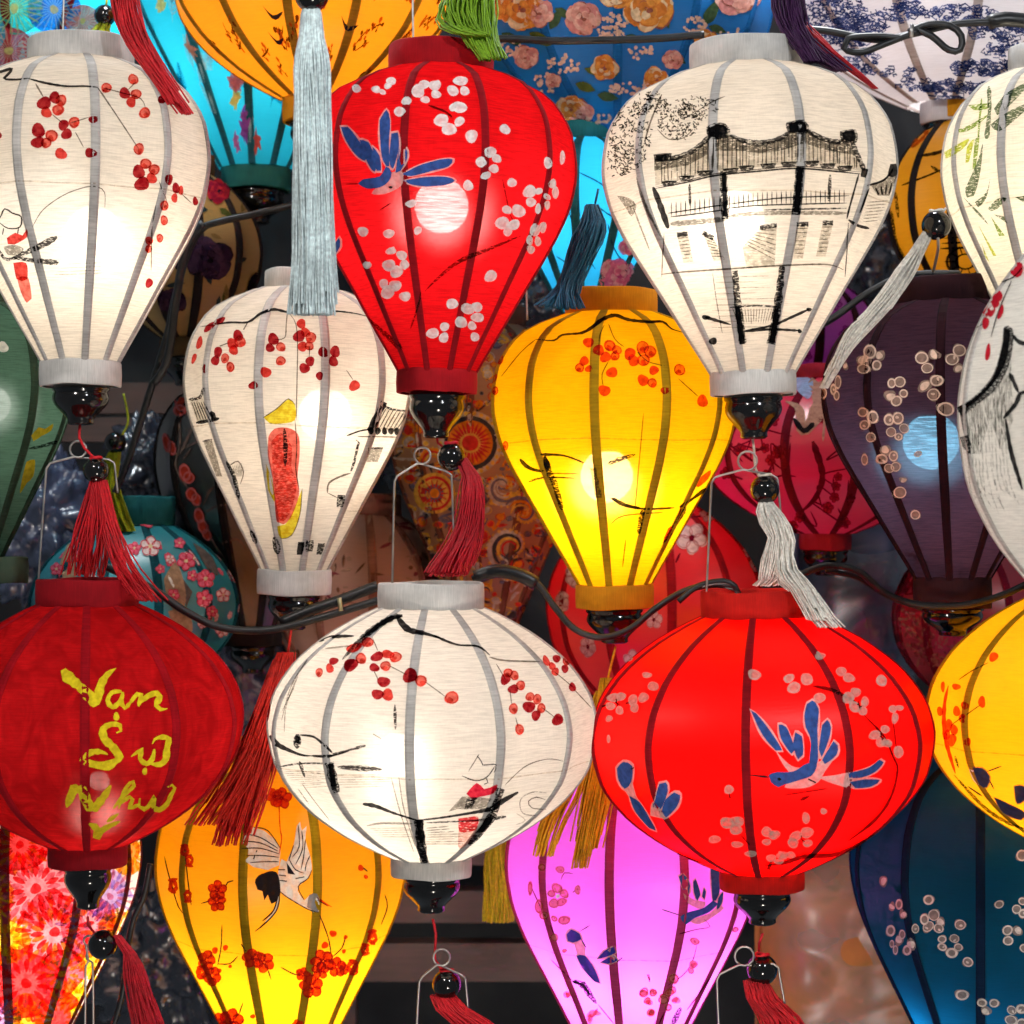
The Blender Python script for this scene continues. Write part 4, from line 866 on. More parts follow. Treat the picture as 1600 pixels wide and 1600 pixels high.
A.stroke([(1370, 940), (1300, 930), (1200, 962), (1108, 1045)], 4, INKT).stroke([(1292, 1152), (1230, 1146), (1214, 1116), (1250, 1098), (1290, 1110)], 5, INKT).stroke([(1260, 1180), (1190, 1170), (1178, 1110), (1232, 1076), (1300, 1080)], 3, WASH).stroke([(1160, 1170), (1200, 1200), (1160, 1220)], 3, WASHL)
A.done()
A = Art(L6, 'boatman_painting').frame(400, 860, .35)
A.stroke([(948, 984), (996, 908)], 4, INKT).stroke([(986, 914), (1005, 940), (1012, 956), (1072, 955), (1062, 990)], 5, INK).stroke([(918, 1004), (980, 1026), (1030, 1010), (1066, 962)], 5, INK).stroke([(1028, 1015), (1035, 1035), (1018, 1042)], 5, INK)
A.poly([(938, 1082), (985, 1035), (1018, 1062), (1045, 1055), (1078, 1042), (1062, 1080), (1000, 1096), (960, 1102)], paint('boatman_red', (.5, .01, .03), (.85, .02, .08), .2), 2)
A.poly([(858, 1162), (920, 1095), (1000, 1098), (1052, 1105), (1020, 1148), (940, 1152), (900, 1150)], WASH, 1, False).poly([(940, 1105), (990, 1098), (960, 1148), (930, 1150)], INKD, 2, False)
A.poly([(903, 1192), (950, 1186), (992, 1185), (985, 1238), (950, 1250), (908, 1250)], paint('reflection_red', (.55, .01, .03), (.85, .05, .07), .2, .15), 2).poly([(905, 1235), (985, 1232), (950, 1300), (905, 1325)], paint('reflection_pale', (.7, .2, .2), (.97, .55, .5), .1, .2), 1)
A.done()

# bright red globe (L7)
A = Art(L7, 'branch_painting').frame(900, 860, .35)
A.stroke([(1055, 608), (1140, 625), (1210, 660), (1262, 692)], [8, 16, 14, 6], TWIG).stroke([(1280, 735), (1370, 830), (1412, 920), (1432, 980), (1402, 1100), (1332, 1200), (1215, 1292)], [6, 9, 8, 9, 11, 13, 10], TWIG).stroke([(1432, 930), (1412, 760)], 4, TWIG)
A.stroke([(845, 1402), (930, 1390), (1020, 1362), (1160, 1352), (1290, 1290), (1425, 1208)], [12, 18, 20, 14, 10, 10], TWIG).stroke([(858, 1420), (872, 1380)], 14, TWIG).stroke([(684, 1070), (690, 1104)], 6, TWIG).stroke([(738, 1268), (778, 1312)], 6, TWIG).stroke([(150, 1140), (250, 1230), (380, 1320), (560, 1390)], [8, 14, 12, 8], TWIG)
A.stroke([(930, 1090), (1120, 1062)], 4, TWIG).stroke([(1000, 1112), (1040, 1096)], 12, TWIG).stroke([(120, 700), (140, 690)], 8, TWIG).stroke([(225, 685), (250, 680)], 8, TWIG)
A.done()
A = Art(L7, 'blossom_painting').frame(900, 860, .35)
A.petals([(795, 558, 29), (950, 575, 28), (970, 617, 28), (1028, 580, 28), (1085, 662, 26, 20), (1180, 545, 26, 20), (1215, 572, 26, 20), (1360, 585, 22), (1088, 476, 24, 15), (1212, 660, 30), (1245, 636, 25), (1285, 680, 20, 28), (1240, 702, 27), (1275, 718, 24), (1410, 710, 20), (1440, 705, 20, 14), (1420, 750, 16, 24),
          (1330, 825, 26), (1375, 800, 20), (1360, 857, 28), (1388, 862, 20), (1435, 900, 21, 28), (685, 1065, 21), (678, 1212, 30, 24), (722, 1205, 27), (715, 1242, 26), (620, 1285, 24, 15), (720, 1308, 28, 16), (850, 1253, 26), (882, 1265, 25), (850, 1297, 25, 16),
          (980, 1270, 26), (1030, 1255, 25), (968, 1300, 26), (1032, 1302, 26, 18), (780, 1350, 26, 15), (870, 1368, 26, 17), (920, 1358, 28, 17), (958, 1354, 24, 15), (905, 1384, 26, 12), (1025, 1190, 15, 24), (1105, 1160, 14), (240, 487, 16, 12), (320, 560, 22, 15), (348, 610, 24, 18),
          (172, 660, 28, 20), (205, 655, 22, 18), (158, 697, 24, 20), (198, 717, 20, 22), (152, 752, 18, 16), (258, 672, 20, 24), (305, 660, 22, 20), (266, 706, 20, 24), (150, 842, 9, 22)],
         paint('pale_petal', (.62, .42, .36), (.85, .45, .45), .55), paint('pale_rim', (.70, .52, .45), (.9, .6, .6), .55))
for x, y in ((1250, 690), (1350, 830), (1000, 1280), (180, 680)): A.stroke([(x, y), (x+20, y+12)], 5, TWIG, 4).stroke([(x+4, y-14), (x+12, y+18)], 5, TWIG, 4)
A.done()
A = Art(L7, 'bird_painting').frame(900, 860, .35)
A.poly([(890, 895), (960, 960), (1030, 965), (1110, 930), (1150, 925), (1110, 985), (1080, 1032), (1020, 1058), (930, 1055), (960, 1010), (920, 950)], BPINK, 1).poly([(1075, 1010), (1150, 1002), (1235, 992), (1235, 1056), (1150, 1040)], BPINK, 1)
for p in ([(778, 716), (802, 730), (860, 800), (918, 892), (890, 892), (828, 820)], [(903, 780), (937, 790), (977, 890), (960, 907), (913, 840)], [(978, 813), (1007, 830), (1012, 912), (990, 932), (968, 870)], [(1018, 740), (1030, 688), (1055, 673), (1082, 710), (1077, 800), (1077, 945), (1040, 962), (1047, 850), (1024, 790)],
          [(1098, 780), (1120, 758), (1137, 790), (1126, 850), (1095, 922), (1083, 890)], [(1148, 853), (1167, 870), (1162, 912), (1110, 952), (1098, 935)], [(1215, 992), (1300, 970), (1350, 933), (1368, 944), (1332, 986), (1270, 1012), (1218, 1012)], [(1218, 1032), (1290, 1020), (1352, 1024), (1312, 1052), (1240, 1058)]):
    A.feather(p)
A.poly([(858, 1002), (890, 988), (970, 984), (1030, 948), (1074, 948), (1052, 1002), (980, 1027), (930, 1042), (902, 1054), (868, 1032)], BLUE, 3).stroke([(858, 1010), (770, 1000)], [10, 4], BLACK, 3).dab(905, 1018, 8, 7, 0, BLACK, 5).stroke([(1035, 1018), (1070, 1034)], 6, BLACK, 4)
A.done()
A = Art(L7, 'bird_painting').frame(900, 860, .35)
A.poly([(215, 1060), (252, 1030), (272, 1090), (302, 1140), (335, 1195), (300, 1180), (250, 1110)], BPINK, 1).poly([(335, 1180), (345, 1120), (400, 1130), (400, 1190)], BPINK, 1)
for p in ([(188, 972), (215, 943), (256, 960), (252, 1030), (222, 1062), (194, 1022)], [(243, 1093), (287, 1120), (332, 1190), (360, 1246), (330, 1234), (268, 1160)], [(348, 1142), (374, 1040), (402, 1033), (412, 1070), (380, 1150)], [(400, 1110), (440, 1078), (467, 1090), (452, 1140), (402, 1188), (385, 1160)]): A.feather(p)
A.stroke([(250, 975), (266, 968)], 5, BLACK, 3)
A.done()

# dark red globe with handwriting (L8)
A = Art(L8, 'gold_handwriting').frame(0, 860, .2625)
g = GOLD
# a full brush
_st = A.stroke
A.stroke = lambda p, w, m, *r: (_st(p, [q*1.25 for q in w] if isinstance(w, (list, tuple)) else w*1.3, m, *r), A)[1]
A.stroke([(378, 712), (405, 755), (470, 808), (530, 868), (565, 930)], [66, 52, 40, 50, 56], g).stroke([(560, 925), (585, 860), (600, 800), (640, 740), (690, 705)], [50, 42, 40, 26, 8], g)
A.stroke([(722, 842), (665, 848), (638, 895), (668, 935), (715, 898), (732, 848)], 22, g).stroke([(728, 845), (722, 915), (742, 940), (775, 905)], 20, g)
A.stroke([(768, 915), (815, 858), (838, 864), (822, 930)], [12, 22, 26, 20], g).stroke([(826, 915), (880, 868), (932, 852), (950, 872), (928, 925), (955, 948), (995, 942)], [18, 24, 28, 30, 20, 10], g).dab(690, 990, 19, 24, 10, g)
A.stroke([(690, 1085), (718, 1075), (712, 1042), (660, 1035), (612, 1062), (618, 1118), (672, 1172), (708, 1228), (690, 1262)], [16, 30, 26, 34, 40, 36, 38, 44, 40], g).stroke([(700, 1240), (640, 1278), (560, 1272), (498, 1244), (540, 1200), (600, 1198), (640, 1212)], [40, 46, 40, 36, 30, 26, 16], g)
A.stroke([(778, 1226), (820, 1196), (842, 1182), (832, 1238), (872, 1268), (905, 1240), (918, 1180)], [10, 20, 24, 24, 24, 22, 20], g).stroke([(905, 1150), (920, 1122), (965, 1110), (1002, 1122), (992, 1180), (985, 1240), (950, 1272), (890, 1266)], [14, 22, 26, 30, 32, 34, 28, 16], g).dab(860, 1312, 16, 20, 15, g)
A.stroke([(398, 1525), (432, 1440), (462, 1392)], [18, 40, 48], g).stroke([(480, 1395), (505, 1465), (548, 1545)], [44, 46, 48], g).stroke([(548, 1545), (610, 1470), (658, 1395)], [44, 38, 20], g)
A.stroke([(672, 1532), (735, 1455), (795, 1398), (790, 1370), (755, 1400), (722, 1470), (705, 1532)], 18, g).stroke([(715, 1505), (770, 1462), (788, 1478), (770, 1530), (830, 1505)], 18, g)
A.stroke([(832, 1470), (828, 1520), (858, 1535), (895, 1505), (918, 1458), (912, 1520), (945, 1540), (990, 1505), (1015, 1450), (1036, 1410), (1020, 1392), (995, 1405)], [18, 20, 22, 20, 18, 24, 26, 24, 22, 20, 18, 16], g)
A.frame(0, 1180, .2625)
A.stroke([(636, 392), (705, 342)], [26, 14], g).stroke([(528, 402), (560, 418), (592, 452)], [26, 34, 40], g).stroke([(592, 452), (640, 420), (715, 388)], [34, 26, 10], g).stroke([(588, 440), (572, 492)], [44, 36], g)
A.done()

# orange crane teardrop (L9)
A = Art(L9, 'crane_print').frame(220, 1180, .275)
A.poly([(570, 492), (600, 450), (640, 412), (700, 430), (760, 478), (795, 535), (785, 625), (722, 652), (640, 635), (590, 600), (620, 568), (565, 545), (600, 520)], CREAM, 1, False)
A.poly([(828, 605), (868, 512), (888, 402), (905, 380), (915, 430), (942, 405), (936, 480), (962, 570), (972, 650), (950, 700), (900, 740), (890, 765), (930, 822), (962, 790), (1004, 812), (1004, 890), (930, 862), (788, 772), (778, 690), (800, 590)], CREAM, 1)
A.poly([(648, 722), (668, 682), (770, 663), (792, 790), (742, 842), (722, 790), (702, 822), (690, 770), (662, 762)], BLACK, 2).poly([(828, 608), (878, 678), (836, 672)], BLACK, 2).poly([(945, 862), (958, 792), (1002, 786), (1012, 820), (988, 832), (1006, 890)], GREY, 2)
A.stroke([(1000, 806), (1035, 836), (1082, 860)], [16, 10, 4], RM, 2).stroke([(1000, 820), (1060, 856)], 4, BLACK, 3)
for q in ([(790, 790), (770, 880), (702, 955), (648, 998)], [(778, 800), (755, 880), (690, 940)]): A.stroke(q, 9, BLACK, 2)
A.stroke([(784, 800), (762, 880), (705, 945)], 5, CREAM, 3)
for q in ([(600, 450), (680, 470), (780, 530)], [(585, 490), (680, 500), (780, 545)], [(575, 530), (680, 530), (785, 560)], [(600, 570), (690, 570), (785, 580)], [(620, 610), (700, 605), (785, 605)], [(640, 412), (720, 430), (795, 532)], [(895, 400), (900, 520), (860, 580)], [(915, 430), (920, 530), (880, 620)], [(936, 480), (925, 580), (910, 650)], [(962, 570), (940, 620), (935, 660)], [(842, 590), (880, 650), (930, 670)], [(780, 690), (790, 770), (930, 862), (1004, 890)], [(870, 510), (840, 600)], [(972, 650), (950, 700), (895, 745), (930, 822)], [(880, 700), (930, 690)], [(780, 650), (820, 650)], [(785, 680), (825, 685)], [(790, 710), (830, 715)]): A.stroke(q, 5, BLACK, 3)
A.stroke([(785, 265), (790, 400), (800, 480), (785, 565)], 6, RM, 4)
A.done()
A = Art(L9, 'blossom_print').frame(220, 1180, .275)
for p in ([(440, 1190), (460, 1080), (465, 960)], [(440, 1182), (510, 1180), (555, 1138)], [(1080, 1142), (1060, 1030), (1012, 905)], [(1085, 1142), (1140, 1090), (1162, 1018)], [(1070, 1192), (1086, 1130)], [(345, 840), (400, 825)], [(480, 750), (500, 720), (530, 712)], [(575, 1070), (600, 1110)], [(720, 1210), (740, 1270)], [(795, 1200), (860, 1235), (905, 1250)], [(140, 575), (165, 680), (220, 860), (255, 900)], [(1380, 790), (1395, 860), (1360, 960)], [(1255, 635), (1285, 660)], [(585, 1400), (560, 1470)], [(255, 560), (270, 700), (290, 850)], [(640, 590), (660, 540)]): A.stroke(p, 7, BLACK, 1)
VRED = paint('print_vermilion', (.80, .045, .008), (.95, .10, .10), .6); VRD = paint('print_red', (.55, .02, .01), (.8, .05, .05), .65)
def print_flower(A, x, y, r, m1, m2, n=5, layer=1, sq=1.0, center=None):
    a0 = rng.random()*6.3
    for i in range(n):
        w = a0 + i*2*math.pi/n; A.dab(x + math.cos(w)*r*.55*sq, y + math.sin(w)*r*.55, r*.48*sq, r*.45, math.degrees(w), m1, layer)
        A.ring(x + math.cos(w)*r*.55*sq, y + math.sin(w)*r*.55, r*.47*sq, r*.44, math.degrees(w), m2, layer+1, .80)
    A.dab(x, y, r*.2*sq, r*.2, 0, center or m2, layer+2)
for x, y, r, sq in ((440, 765, 56, 1), (438, 835, 52, 1), (378, 1160, 62, .8), (410, 1250, 62, .8), (635, 1150, 56, 1), (700, 1172, 60, 1), (1030, 1165, 66, 1), (1015, 1220, 50, 1), (968, 1310, 66, 1), (1110, 1200, 60, .9), (1150, 1210, 40, .7), (520, 1505, 70, 1), (470, 1500, 50, 1), (890, 1525, 30, 1), (255, 540, 46, .5), (190, 740, 60, .4), (270, 800, 50, .4), (1310, 1030, 60, .4), (1270, 1100, 50, .4), (1200, 1200, 60, .5), (800, 250, 60, 1), (760, 240, 50, 1), (350, 1230, 50, .6), (920, 1240, 40, 1), (280, 600, 50, .4)):
    print_flower(A, x, y, r, VRED, VRD, 5, 2, sq, RL)
for x, y, r in ((425, 1105, 18), (485, 1090, 16), (512, 1195, 10), (1088, 1010, 20), (1042, 1076, 20), (1160, 1030, 12), (1246, 640, 17), (1275, 690, 12), (905, 1230, 22), (640, 1480, 14), (448, 1220, 14), (1150, 1110, 12)): A.dab(x, y, r, r, 0, VRED, 2)
A.done()

# magenta teardrop (L10)
A = Art(L10, 'bird_painting').frame(620, 1180, .2625)
ROSE = paint('rose_petal', (.75, .25, .22), (.98, .45, .45), .45); ROSR = paint('rose_rim', (.55, .12, .12), (.9, .35, .35), .4)
BL2 = paint('royal_blue', (.05, .06, .42), (.10, .10, .55), .72)
A.poly([(1055, 1110), (1112, 1108), (1125, 1185), (1085, 1195)], BPINK, 1)
for p in ([(1013, 1062), (1040, 1033), (1092, 1060), (1104, 1090), (1050, 1112), (1020, 1102)], [(1072, 1190), (1122, 1188), (1182, 1270), (1212, 1352), (1180, 1342), (1108, 1260)], [(1196, 1208), (1240, 1160), (1292, 1138), (1302, 1170), (1250, 1197)], [(1216, 1228), (1290, 1188), (1314, 1215), (1260, 1238)]): A.feather(p, BL2, BPINK)
A.stroke([(1092, 1045), (1155, 1008)], 5, BLACK, 3).stroke([(1100, 1088), (1130, 1140)], 8, BLACK, 3).stroke([(1310, 1225), (1340, 1200)], 5, BLACK, 3)
A.done()
A = Art(L10, 'bird_painting').frame(1000, 1240, .225)
A.poly([(300, 690), (380, 740), (450, 750), (420, 800), (330, 760)], BPINK, 1).poly([(325, 875), (470, 830), (545, 768), (580, 790), (500, 855), (400, 905)], BPINK, 1)
for p in ([(268, 575), (300, 556), (342, 640), (332, 692), (300, 662)], [(363, 612), (380, 592), (413, 700), (392, 742), (368, 682)], [(438, 652), (452, 680), (442, 732), (424, 712)], [(490, 620), (488, 512), (548, 515), (542, 700), (500, 742)], [(538, 722), (572, 678), (562, 760), (528, 802)]): A.feather(p)
A.poly([(278, 852), (330, 820), (440, 788), (500, 738), (535, 760), (470, 822), (370, 862), (312, 904)], BLUE, 3).stroke([(280, 842), (150, 800)], 5, BLACK, 3).stroke([(440, 870), (480, 920), (380, 940), (270, 970)], 5, TWIG, 2)
A.done()
A = Art(L10, 'blossom_painting').frame(620, 1180, .2625)
for p in ([(800, 770), (850, 880), (960, 1105)], [(920, 1212), (1050, 1342)], [(1200, 1480), (1295, 1595)], [(980, 740), (1000, 700), (1050, 705)], [(1050, 815), (1080, 790)], [(1490, 1300), (1505, 1345)]): A.stroke(p, 6, TWIG)
A.stroke([(1045, 1340), (1110, 1362), (1150, 1420), (1192, 1475)], [20, 40, 34, 16], INKD, 1).stroke([(1050, 1342), (1110, 1365), (1150, 1420)], 16, INK, 2)
A.petals([(955, 790, 32), (1000, 822, 32), (985, 872, 30), (938, 880, 30), (922, 822, 28), (868, 668, 22), (1000, 978, 36, 24), (852, 900, 22, 36), (880, 950, 24), (940, 1080, 22), (1080, 800, 22, 30), (975, 680, 24), (1470, 1402, 28), (1525, 1410, 26), (1490, 1455, 24), (1510, 1530, 24), (1585, 1430, 24), (1180, 1530, 40, 18), (1150, 1560, 18, 36), (1020, 1420, 24), (940, 970, 18), (800, 790, 14, 40), (1000, 1160, 16)], ROSE, ROSR)
A.dab(962, 836, 12, 12, 0, CREAM, 4)
A.frame(1000, 1240, .225)
A.petals([(375, 1022, 32), (365, 1182, 30), (350, 1225, 24), (228, 1282, 32), (200, 1378, 34), (245, 1430, 32), (160, 1425, 30), (190, 1480, 30), (25, 1382, 36), (60, 1440, 26), (90, 1368, 26), (75, 1515, 26), (220, 1360, 30), (655, 940, 20)], ROSE, ROSR)
for p in ([(390, 1050), (360, 1160), (300, 1250), (190, 1330)], [(130, 1600), (210, 1400)], [(60, 1250), (68, 1290)]): A.stroke(p, 7, TWIG)
A.stroke([(280, 1480), (220, 1600)], 36, INKD, 1).stroke([(480, 1280), (380, 1420), (320, 1500)], 8, TWIG, 1)
A.done()

# plum lantern, navy lantern: pale ringed petals (L11, L12)
A = Art(L11, 'blossom_painting').frame(1160, 380, .275)
A.petals([(730, 620, 32, 36), (785, 640, 30, 34), (695, 670, 34, 32), (765, 695, 28, 30), (695, 716, 34, 28), (508, 715, 18, 30), (540, 690, 18, 28), (592, 700, 17, 30), (550, 790, 17, 36), (522, 832, 18, 34), (540, 866, 17, 28), (467, 852, 17, 28), (850, 795, 29, 34), (897, 790, 36, 34), (840, 866, 34, 36), (918, 855, 30), (880, 895, 32), (690, 960, 30, 28), (745, 986, 33, 38), (700, 1030, 27), (735, 1100, 30, 32), (835, 1000, 30, 33), (885, 995, 33, 36),
          (920, 1050, 29), (845, 1070, 34, 32), (890, 1096, 26), (815, 1175, 26, 30), (860, 1206, 32, 36), (795, 1225, 33), (835, 1276, 28), (875, 1265, 28), (700, 1226, 20, 34), (915, 1340, 24), (895, 1415, 35, 32), (985, 1540, 34, 32), (1025, 652, 36, 32), (1092, 635, 38, 34), (1055, 710, 40, 34), (1230, 610, 36, 32), (1190, 660, 38, 32), (1225, 712, 32), (1105, 780, 40), (1040, 812, 40), (1088, 860, 40, 36), (1155, 940, 46), (1000, 1195, 26)], PP, PR)
A.done()
A = Art(L12, 'blossom_painting').frame(1240, 1240, .225)
A.petals([(630, 608, 26, 42), (690, 782, 22, 40), (740, 768, 26, 40), (765, 836, 24, 34), (680, 950, 34, 42), (847, 935, 26, 32), (740, 1015, 30, 40), (760, 975, 22, 34), (820, 1045, 28, 46), (795, 1085, 28, 34), (690, 1040, 18, 30), (715, 1080, 16, 30), (942, 735, 44), (910, 868, 36, 44), (978, 838, 42), (1022, 890, 38), (935, 922, 40), (1010, 932, 36), (1160, 905, 42, 38), (1035, 1005, 36), (1120, 1005, 38), (1035, 1060, 38), (1148, 1062, 36), (1100, 1100, 42, 36), (1212, 1166, 42), (1170, 1390, 44, 34),
          (1310, 1446, 38, 34), (1392, 1450, 42, 36), (1335, 1502, 38, 32), (1425, 765, 38), (1545, 800, 38), (1588, 745, 36), (1590, 830, 34), (1485, 945, 42), (1552, 950, 38), (1485, 1016, 44, 38), (1582, 430, 38), (1600, 1070, 40), (1515, 1500, 42), (1580, 1492, 36), (1510, 1566, 42), (1578, 1590, 36)],
         paint('pale_shell', (.42, .33, .29), (.6, .5, .5), .6), paint('pale_shell_rim', (.80, .68, .60), (.9, .8, .8), .85))
A.done()

# orange globe at the edge (L13)
A = Art(L13, 'berry_painting').frame(1340, 760, .3625)
A.stroke([(440, 835), (500, 795), (565, 762)], 5, INKT).stroke([(405, 1030), (470, 985), (535, 940)], 5, INKT).stroke([(395, 860), (378, 950), (382, 1080), (425, 1235)], [10, 18, 18, 10], RM)
A.berries([(588, 738, 21, 'D'), (430, 865, 18, 14, 'D'), (432, 970, 17, 21, 'M'), (466, 946, 15, 18, 'D'), (455, 1000, 15, 18, 'M'), (538, 930, 17, 24, 'D'), (476, 1100, 14, 19, 'D'), (398, 1030, 16, 28, 'D'), (420, 1048, 17, 24, 'M'), (412, 1092, 20, 26, 'D'), (390, 1070, 14, 24, 'M'), (360, 970, 14, 20, 'D'), (372, 865, 8, 26, 'D')], D=OD, M_=OD, Lt=OL, rim=ORIM)
A.done()
A = Art(L13, 'bird_painting').frame(1340, 760, .3625)
A.poly([(485, 1215), (510, 1212), (530, 1285), (500, 1260)], CREAM, 1)
DB = paint('slate_blue', (.03, .04, .10), (.05, .08, .2), .8)
for p in ([(498, 1210), (540, 1212), (572, 1248), (560, 1292), (528, 1282)], [(592, 1338), (640, 1358), (720, 1400), (705, 1432), (630, 1402)], [(678, 1290), (712, 1286), (740, 1330), (690, 1362)]): A.feather(p, DB, paint('tan_rim', (.6, .35, .1), (.8, .5, .2), .4), 1, 5)
A.stroke([(560, 1226), (624, 1203)], 5, BLACK, 3).stroke([(540, 1330), (480, 1290)], 7, BLACK, 2).stroke([(425, 1160), (440, 1210)], 10, INKD, 2).stroke([(420, 1240), (540, 1370), (640, 1440), (720, 1470)], [6, 14, 16, 10], INKD, 2).stroke([(570, 1260), (590, 1300)], 5, BLACK, 3)
A.done()

# bamboo leaves (L14)
A = Art(L14, 'bamboo_painting').frame(1200, 0, .25)
G1 = paint('leaf_green', (.10, .20, .03), (.30, .44, .10), .2, .2); G2 = paint('leaf_dark', (.05, .08, .05), (.16, .22, .15), .2, .2); G3 = paint('leaf_lime', (.32, .42, .03), (.58, .66, .10), .2, .15)
for m, q in ((G2, [(1418, 682), (1500, 582), (1620, 522), (1600, 572), (1480, 692), (1438, 722)]), (G2, [(1398, 780), (1500, 702), (1620, 652), (1610, 692), (1450, 822)]), (G1, [(1128, 832), (1250, 790), (1382, 718), (1340, 762), (1250, 822)]), (G3, [(1108, 952), (1260, 868), (1222, 932), (1118, 992)]), (G3, [(1248, 922), (1292, 870), (1260, 1014), (1240, 1020)]),
             (G1, [(1298, 872), (1328, 850), (1302, 1052), (1284, 1056)]), (G2, [(1236, 1182), (1318, 1000), (1348, 900), (1332, 1080), (1292, 1222), (1248, 1234)]), (G2, [(1298, 1262), (1370, 1200), (1394, 1112), (1372, 1232), (1318, 1294)]), (G2, [(1378, 1302), (1440, 1240), (1494, 1236), (1440, 1302), (1400, 1318)]), (G2, [(1418, 1338), (1524, 1360), (1502, 1394)]),
             (G1, [(1398, 1350), (1486, 1470), (1450, 1474)]), (G3, [(1308, 1380), (1412, 1596), (1432, 1596), (1340, 1440)]), (G3, [(1340, 1520), (1360, 1600), (1390, 1640)]), (G1, [(1255, 662), (1392, 650), (1382, 682), (1290, 692)]), (G2, [(1225, 1230), (1330, 1330), (1380, 1400), (1300, 1320)]), (G2, [(1545, 1230), (1620, 1220), (1610, 1270)])):
    A.poly(q, m, 1)
A.stroke([(1385, 545), (1390, 700), (1372, 870)], [30, 22, 40], G2, 2).stroke([(1340, 620), (1330, 720), (1320, 860)], 14, G1, 1)
A.done()

# near white lantern at the edge (L15)
A = Art(L15, 'roof_painting').frame(1440, 380, .3625)
A.poly([(158, 708), (230, 662), (310, 572), (350, 442), (360, 362), (396, 370), (400, 430), (380, 530), (330, 625), (250, 692), (180, 742)], INKD, 1).poly([(160, 708), (230, 668), (312, 580), (352, 450), (364, 370), (386, 378), (372, 500), (320, 600), (240, 680), (182, 722)], INK, 2)
A.poly([(180, 742), (330, 625), (390, 500), (400, 760), (350, 900), (300, 760), (260, 900), (215, 910)], paint('roof_wash', (.06, .06, .06), (.45, .45, .43), .25, .5, (900, 900, 90)), 1, False)
A.stroke([(168, 715), (190, 830), (212, 905)], [40, 50, 20], INKD, 2).stroke([(395, 395), (430, 430), (500, 440)], [14, 20, 18], INK, 2).stroke([(358, 755), (412, 692), (432, 648), (470, 640)], [14, 18, 20, 14], INK, 2).stroke([(368, 758), (392, 900), (440, 1060)], [12, 20, 14], INK, 2).stroke([(385, 560), (424, 645)], [20, 14], INK, 2)
for i in range(12): A.stroke([(205 + i*14, 760 - i*12), (215 + i*15, 1000 + jit(60)), (260 + i*15, 1120 + jit(60))], 7, paint('roof_streak', (.12, .12, .12), (.6, .6, .58), .2, .55, (900, 900, 90)), 1)
A.done()
A = Art(L15, 'blossom_painting').frame(1440, 380, .3625)
REDP = paint('opaque_red', (.55, .012, .03), (.6, .02, .04), .7)
for x, y, rx, ry, a in ((415, 118, 34, 26, -50), (275, 292, 25, 27, 0), (325, 235, 30, 26, -40), (305, 297, 14, 26, 20), (280, 347, 14, 28, 10), (345, 300, 10, 34, 20), (335, 155, 22, 18, -40), (290, 472, 11, 36, 10), (322, 262, 16, 20, 0)): A.dab(x, y, rx, ry, a, REDP, 1)
A.stroke([(325, 178), (400, 150), (440, 105)], 6, INK, 2).stroke([(392, 165), (335, 300), (305, 405)], 5, INK, 2).stroke([(230, 375), (270, 350)], 4, INKT, 2).dab(308, 285, 8, 8, 0, CREAM, 3)
A.done()

# sage green lantern (L16)
A = Art(L16, 'flower_painting').frame(0, 440, .3375)
GY = paint('flower_yellow', (.45, .38, .02), (.6, .55, .05), .75)
A.dab(12, 305, 26, 24, 0, paint('pale_dot', (.7, .68, .6), (.9, .9, .8), .8), 1).poly([(140, 712), (175, 672), (205, 680), (242, 655), (232, 690), (190, 712), (150, 738)], GY, 1).poly([(118, 832), (157, 822), (150, 900), (120, 930), (88, 978), (100, 900)], GY, 1).stroke([(130, 770), (190, 760), (262, 738)], [10, 14, 18], INKD, 1)
A.done()
# ------------------------------------------------------------------ printed cloths of the lanterns behind
def flat(key, col, op=.8, filt=None): return paint('print_' + key, col, filt or tuple(min(1, c*1.3+.05) for c in col), op)
def peony(A, x, y, r, cols, layer=1):
    for k, (f, n) in enumerate(((1.0, 6), (.70, 5), (.42, 4))):
        a0 = rng.random()*6.3
        for i in range(n):
            w = a0 + i*2*math.pi/n + jit(.2); d = r*f*.52; px, py = x + math.cos(w)*d, y + math.sin(w)*d*.85; g = rng.uniform(.85, 1.1)
            A.dab(px, py, r*f*.50*g, r*f*.40*g, math.degrees(w)+90+jit(20), cols[-1] if i % 3 == 2 else cols[(i + k) % (len(cols)-1)], layer + k*3, 12, .16)
            A.dab(px + math.cos(w)*r*f*.08, py + math.sin(w)*r*f*.08, r*f*.40*g, r*f*.30*g, math.degrees(w)+90+jit(20), cols[(i + k + 1) % (len(cols)-1)], layer + k*3 + 1, 12, .16)
    A.dab(x + r*.05, y + r*.04, r*.12, r*.09, 0, cols[-1], layer + 9)
def leaf(A, x, y, l, w, ang, m, layer=1):
    c, s = math.cos(R_(ang)), math.sin(R_(ang)); q = [(-l/2, 0), (-l*.2, -w/2), (l*.2, -w*.42), (l/2, 0), (l*.2, w*.42), (-l*.2, w/2)]
    A.poly([(x + a*c - b*s, y + a*s + b*c) for a, b in q], m, layer, True, 7)
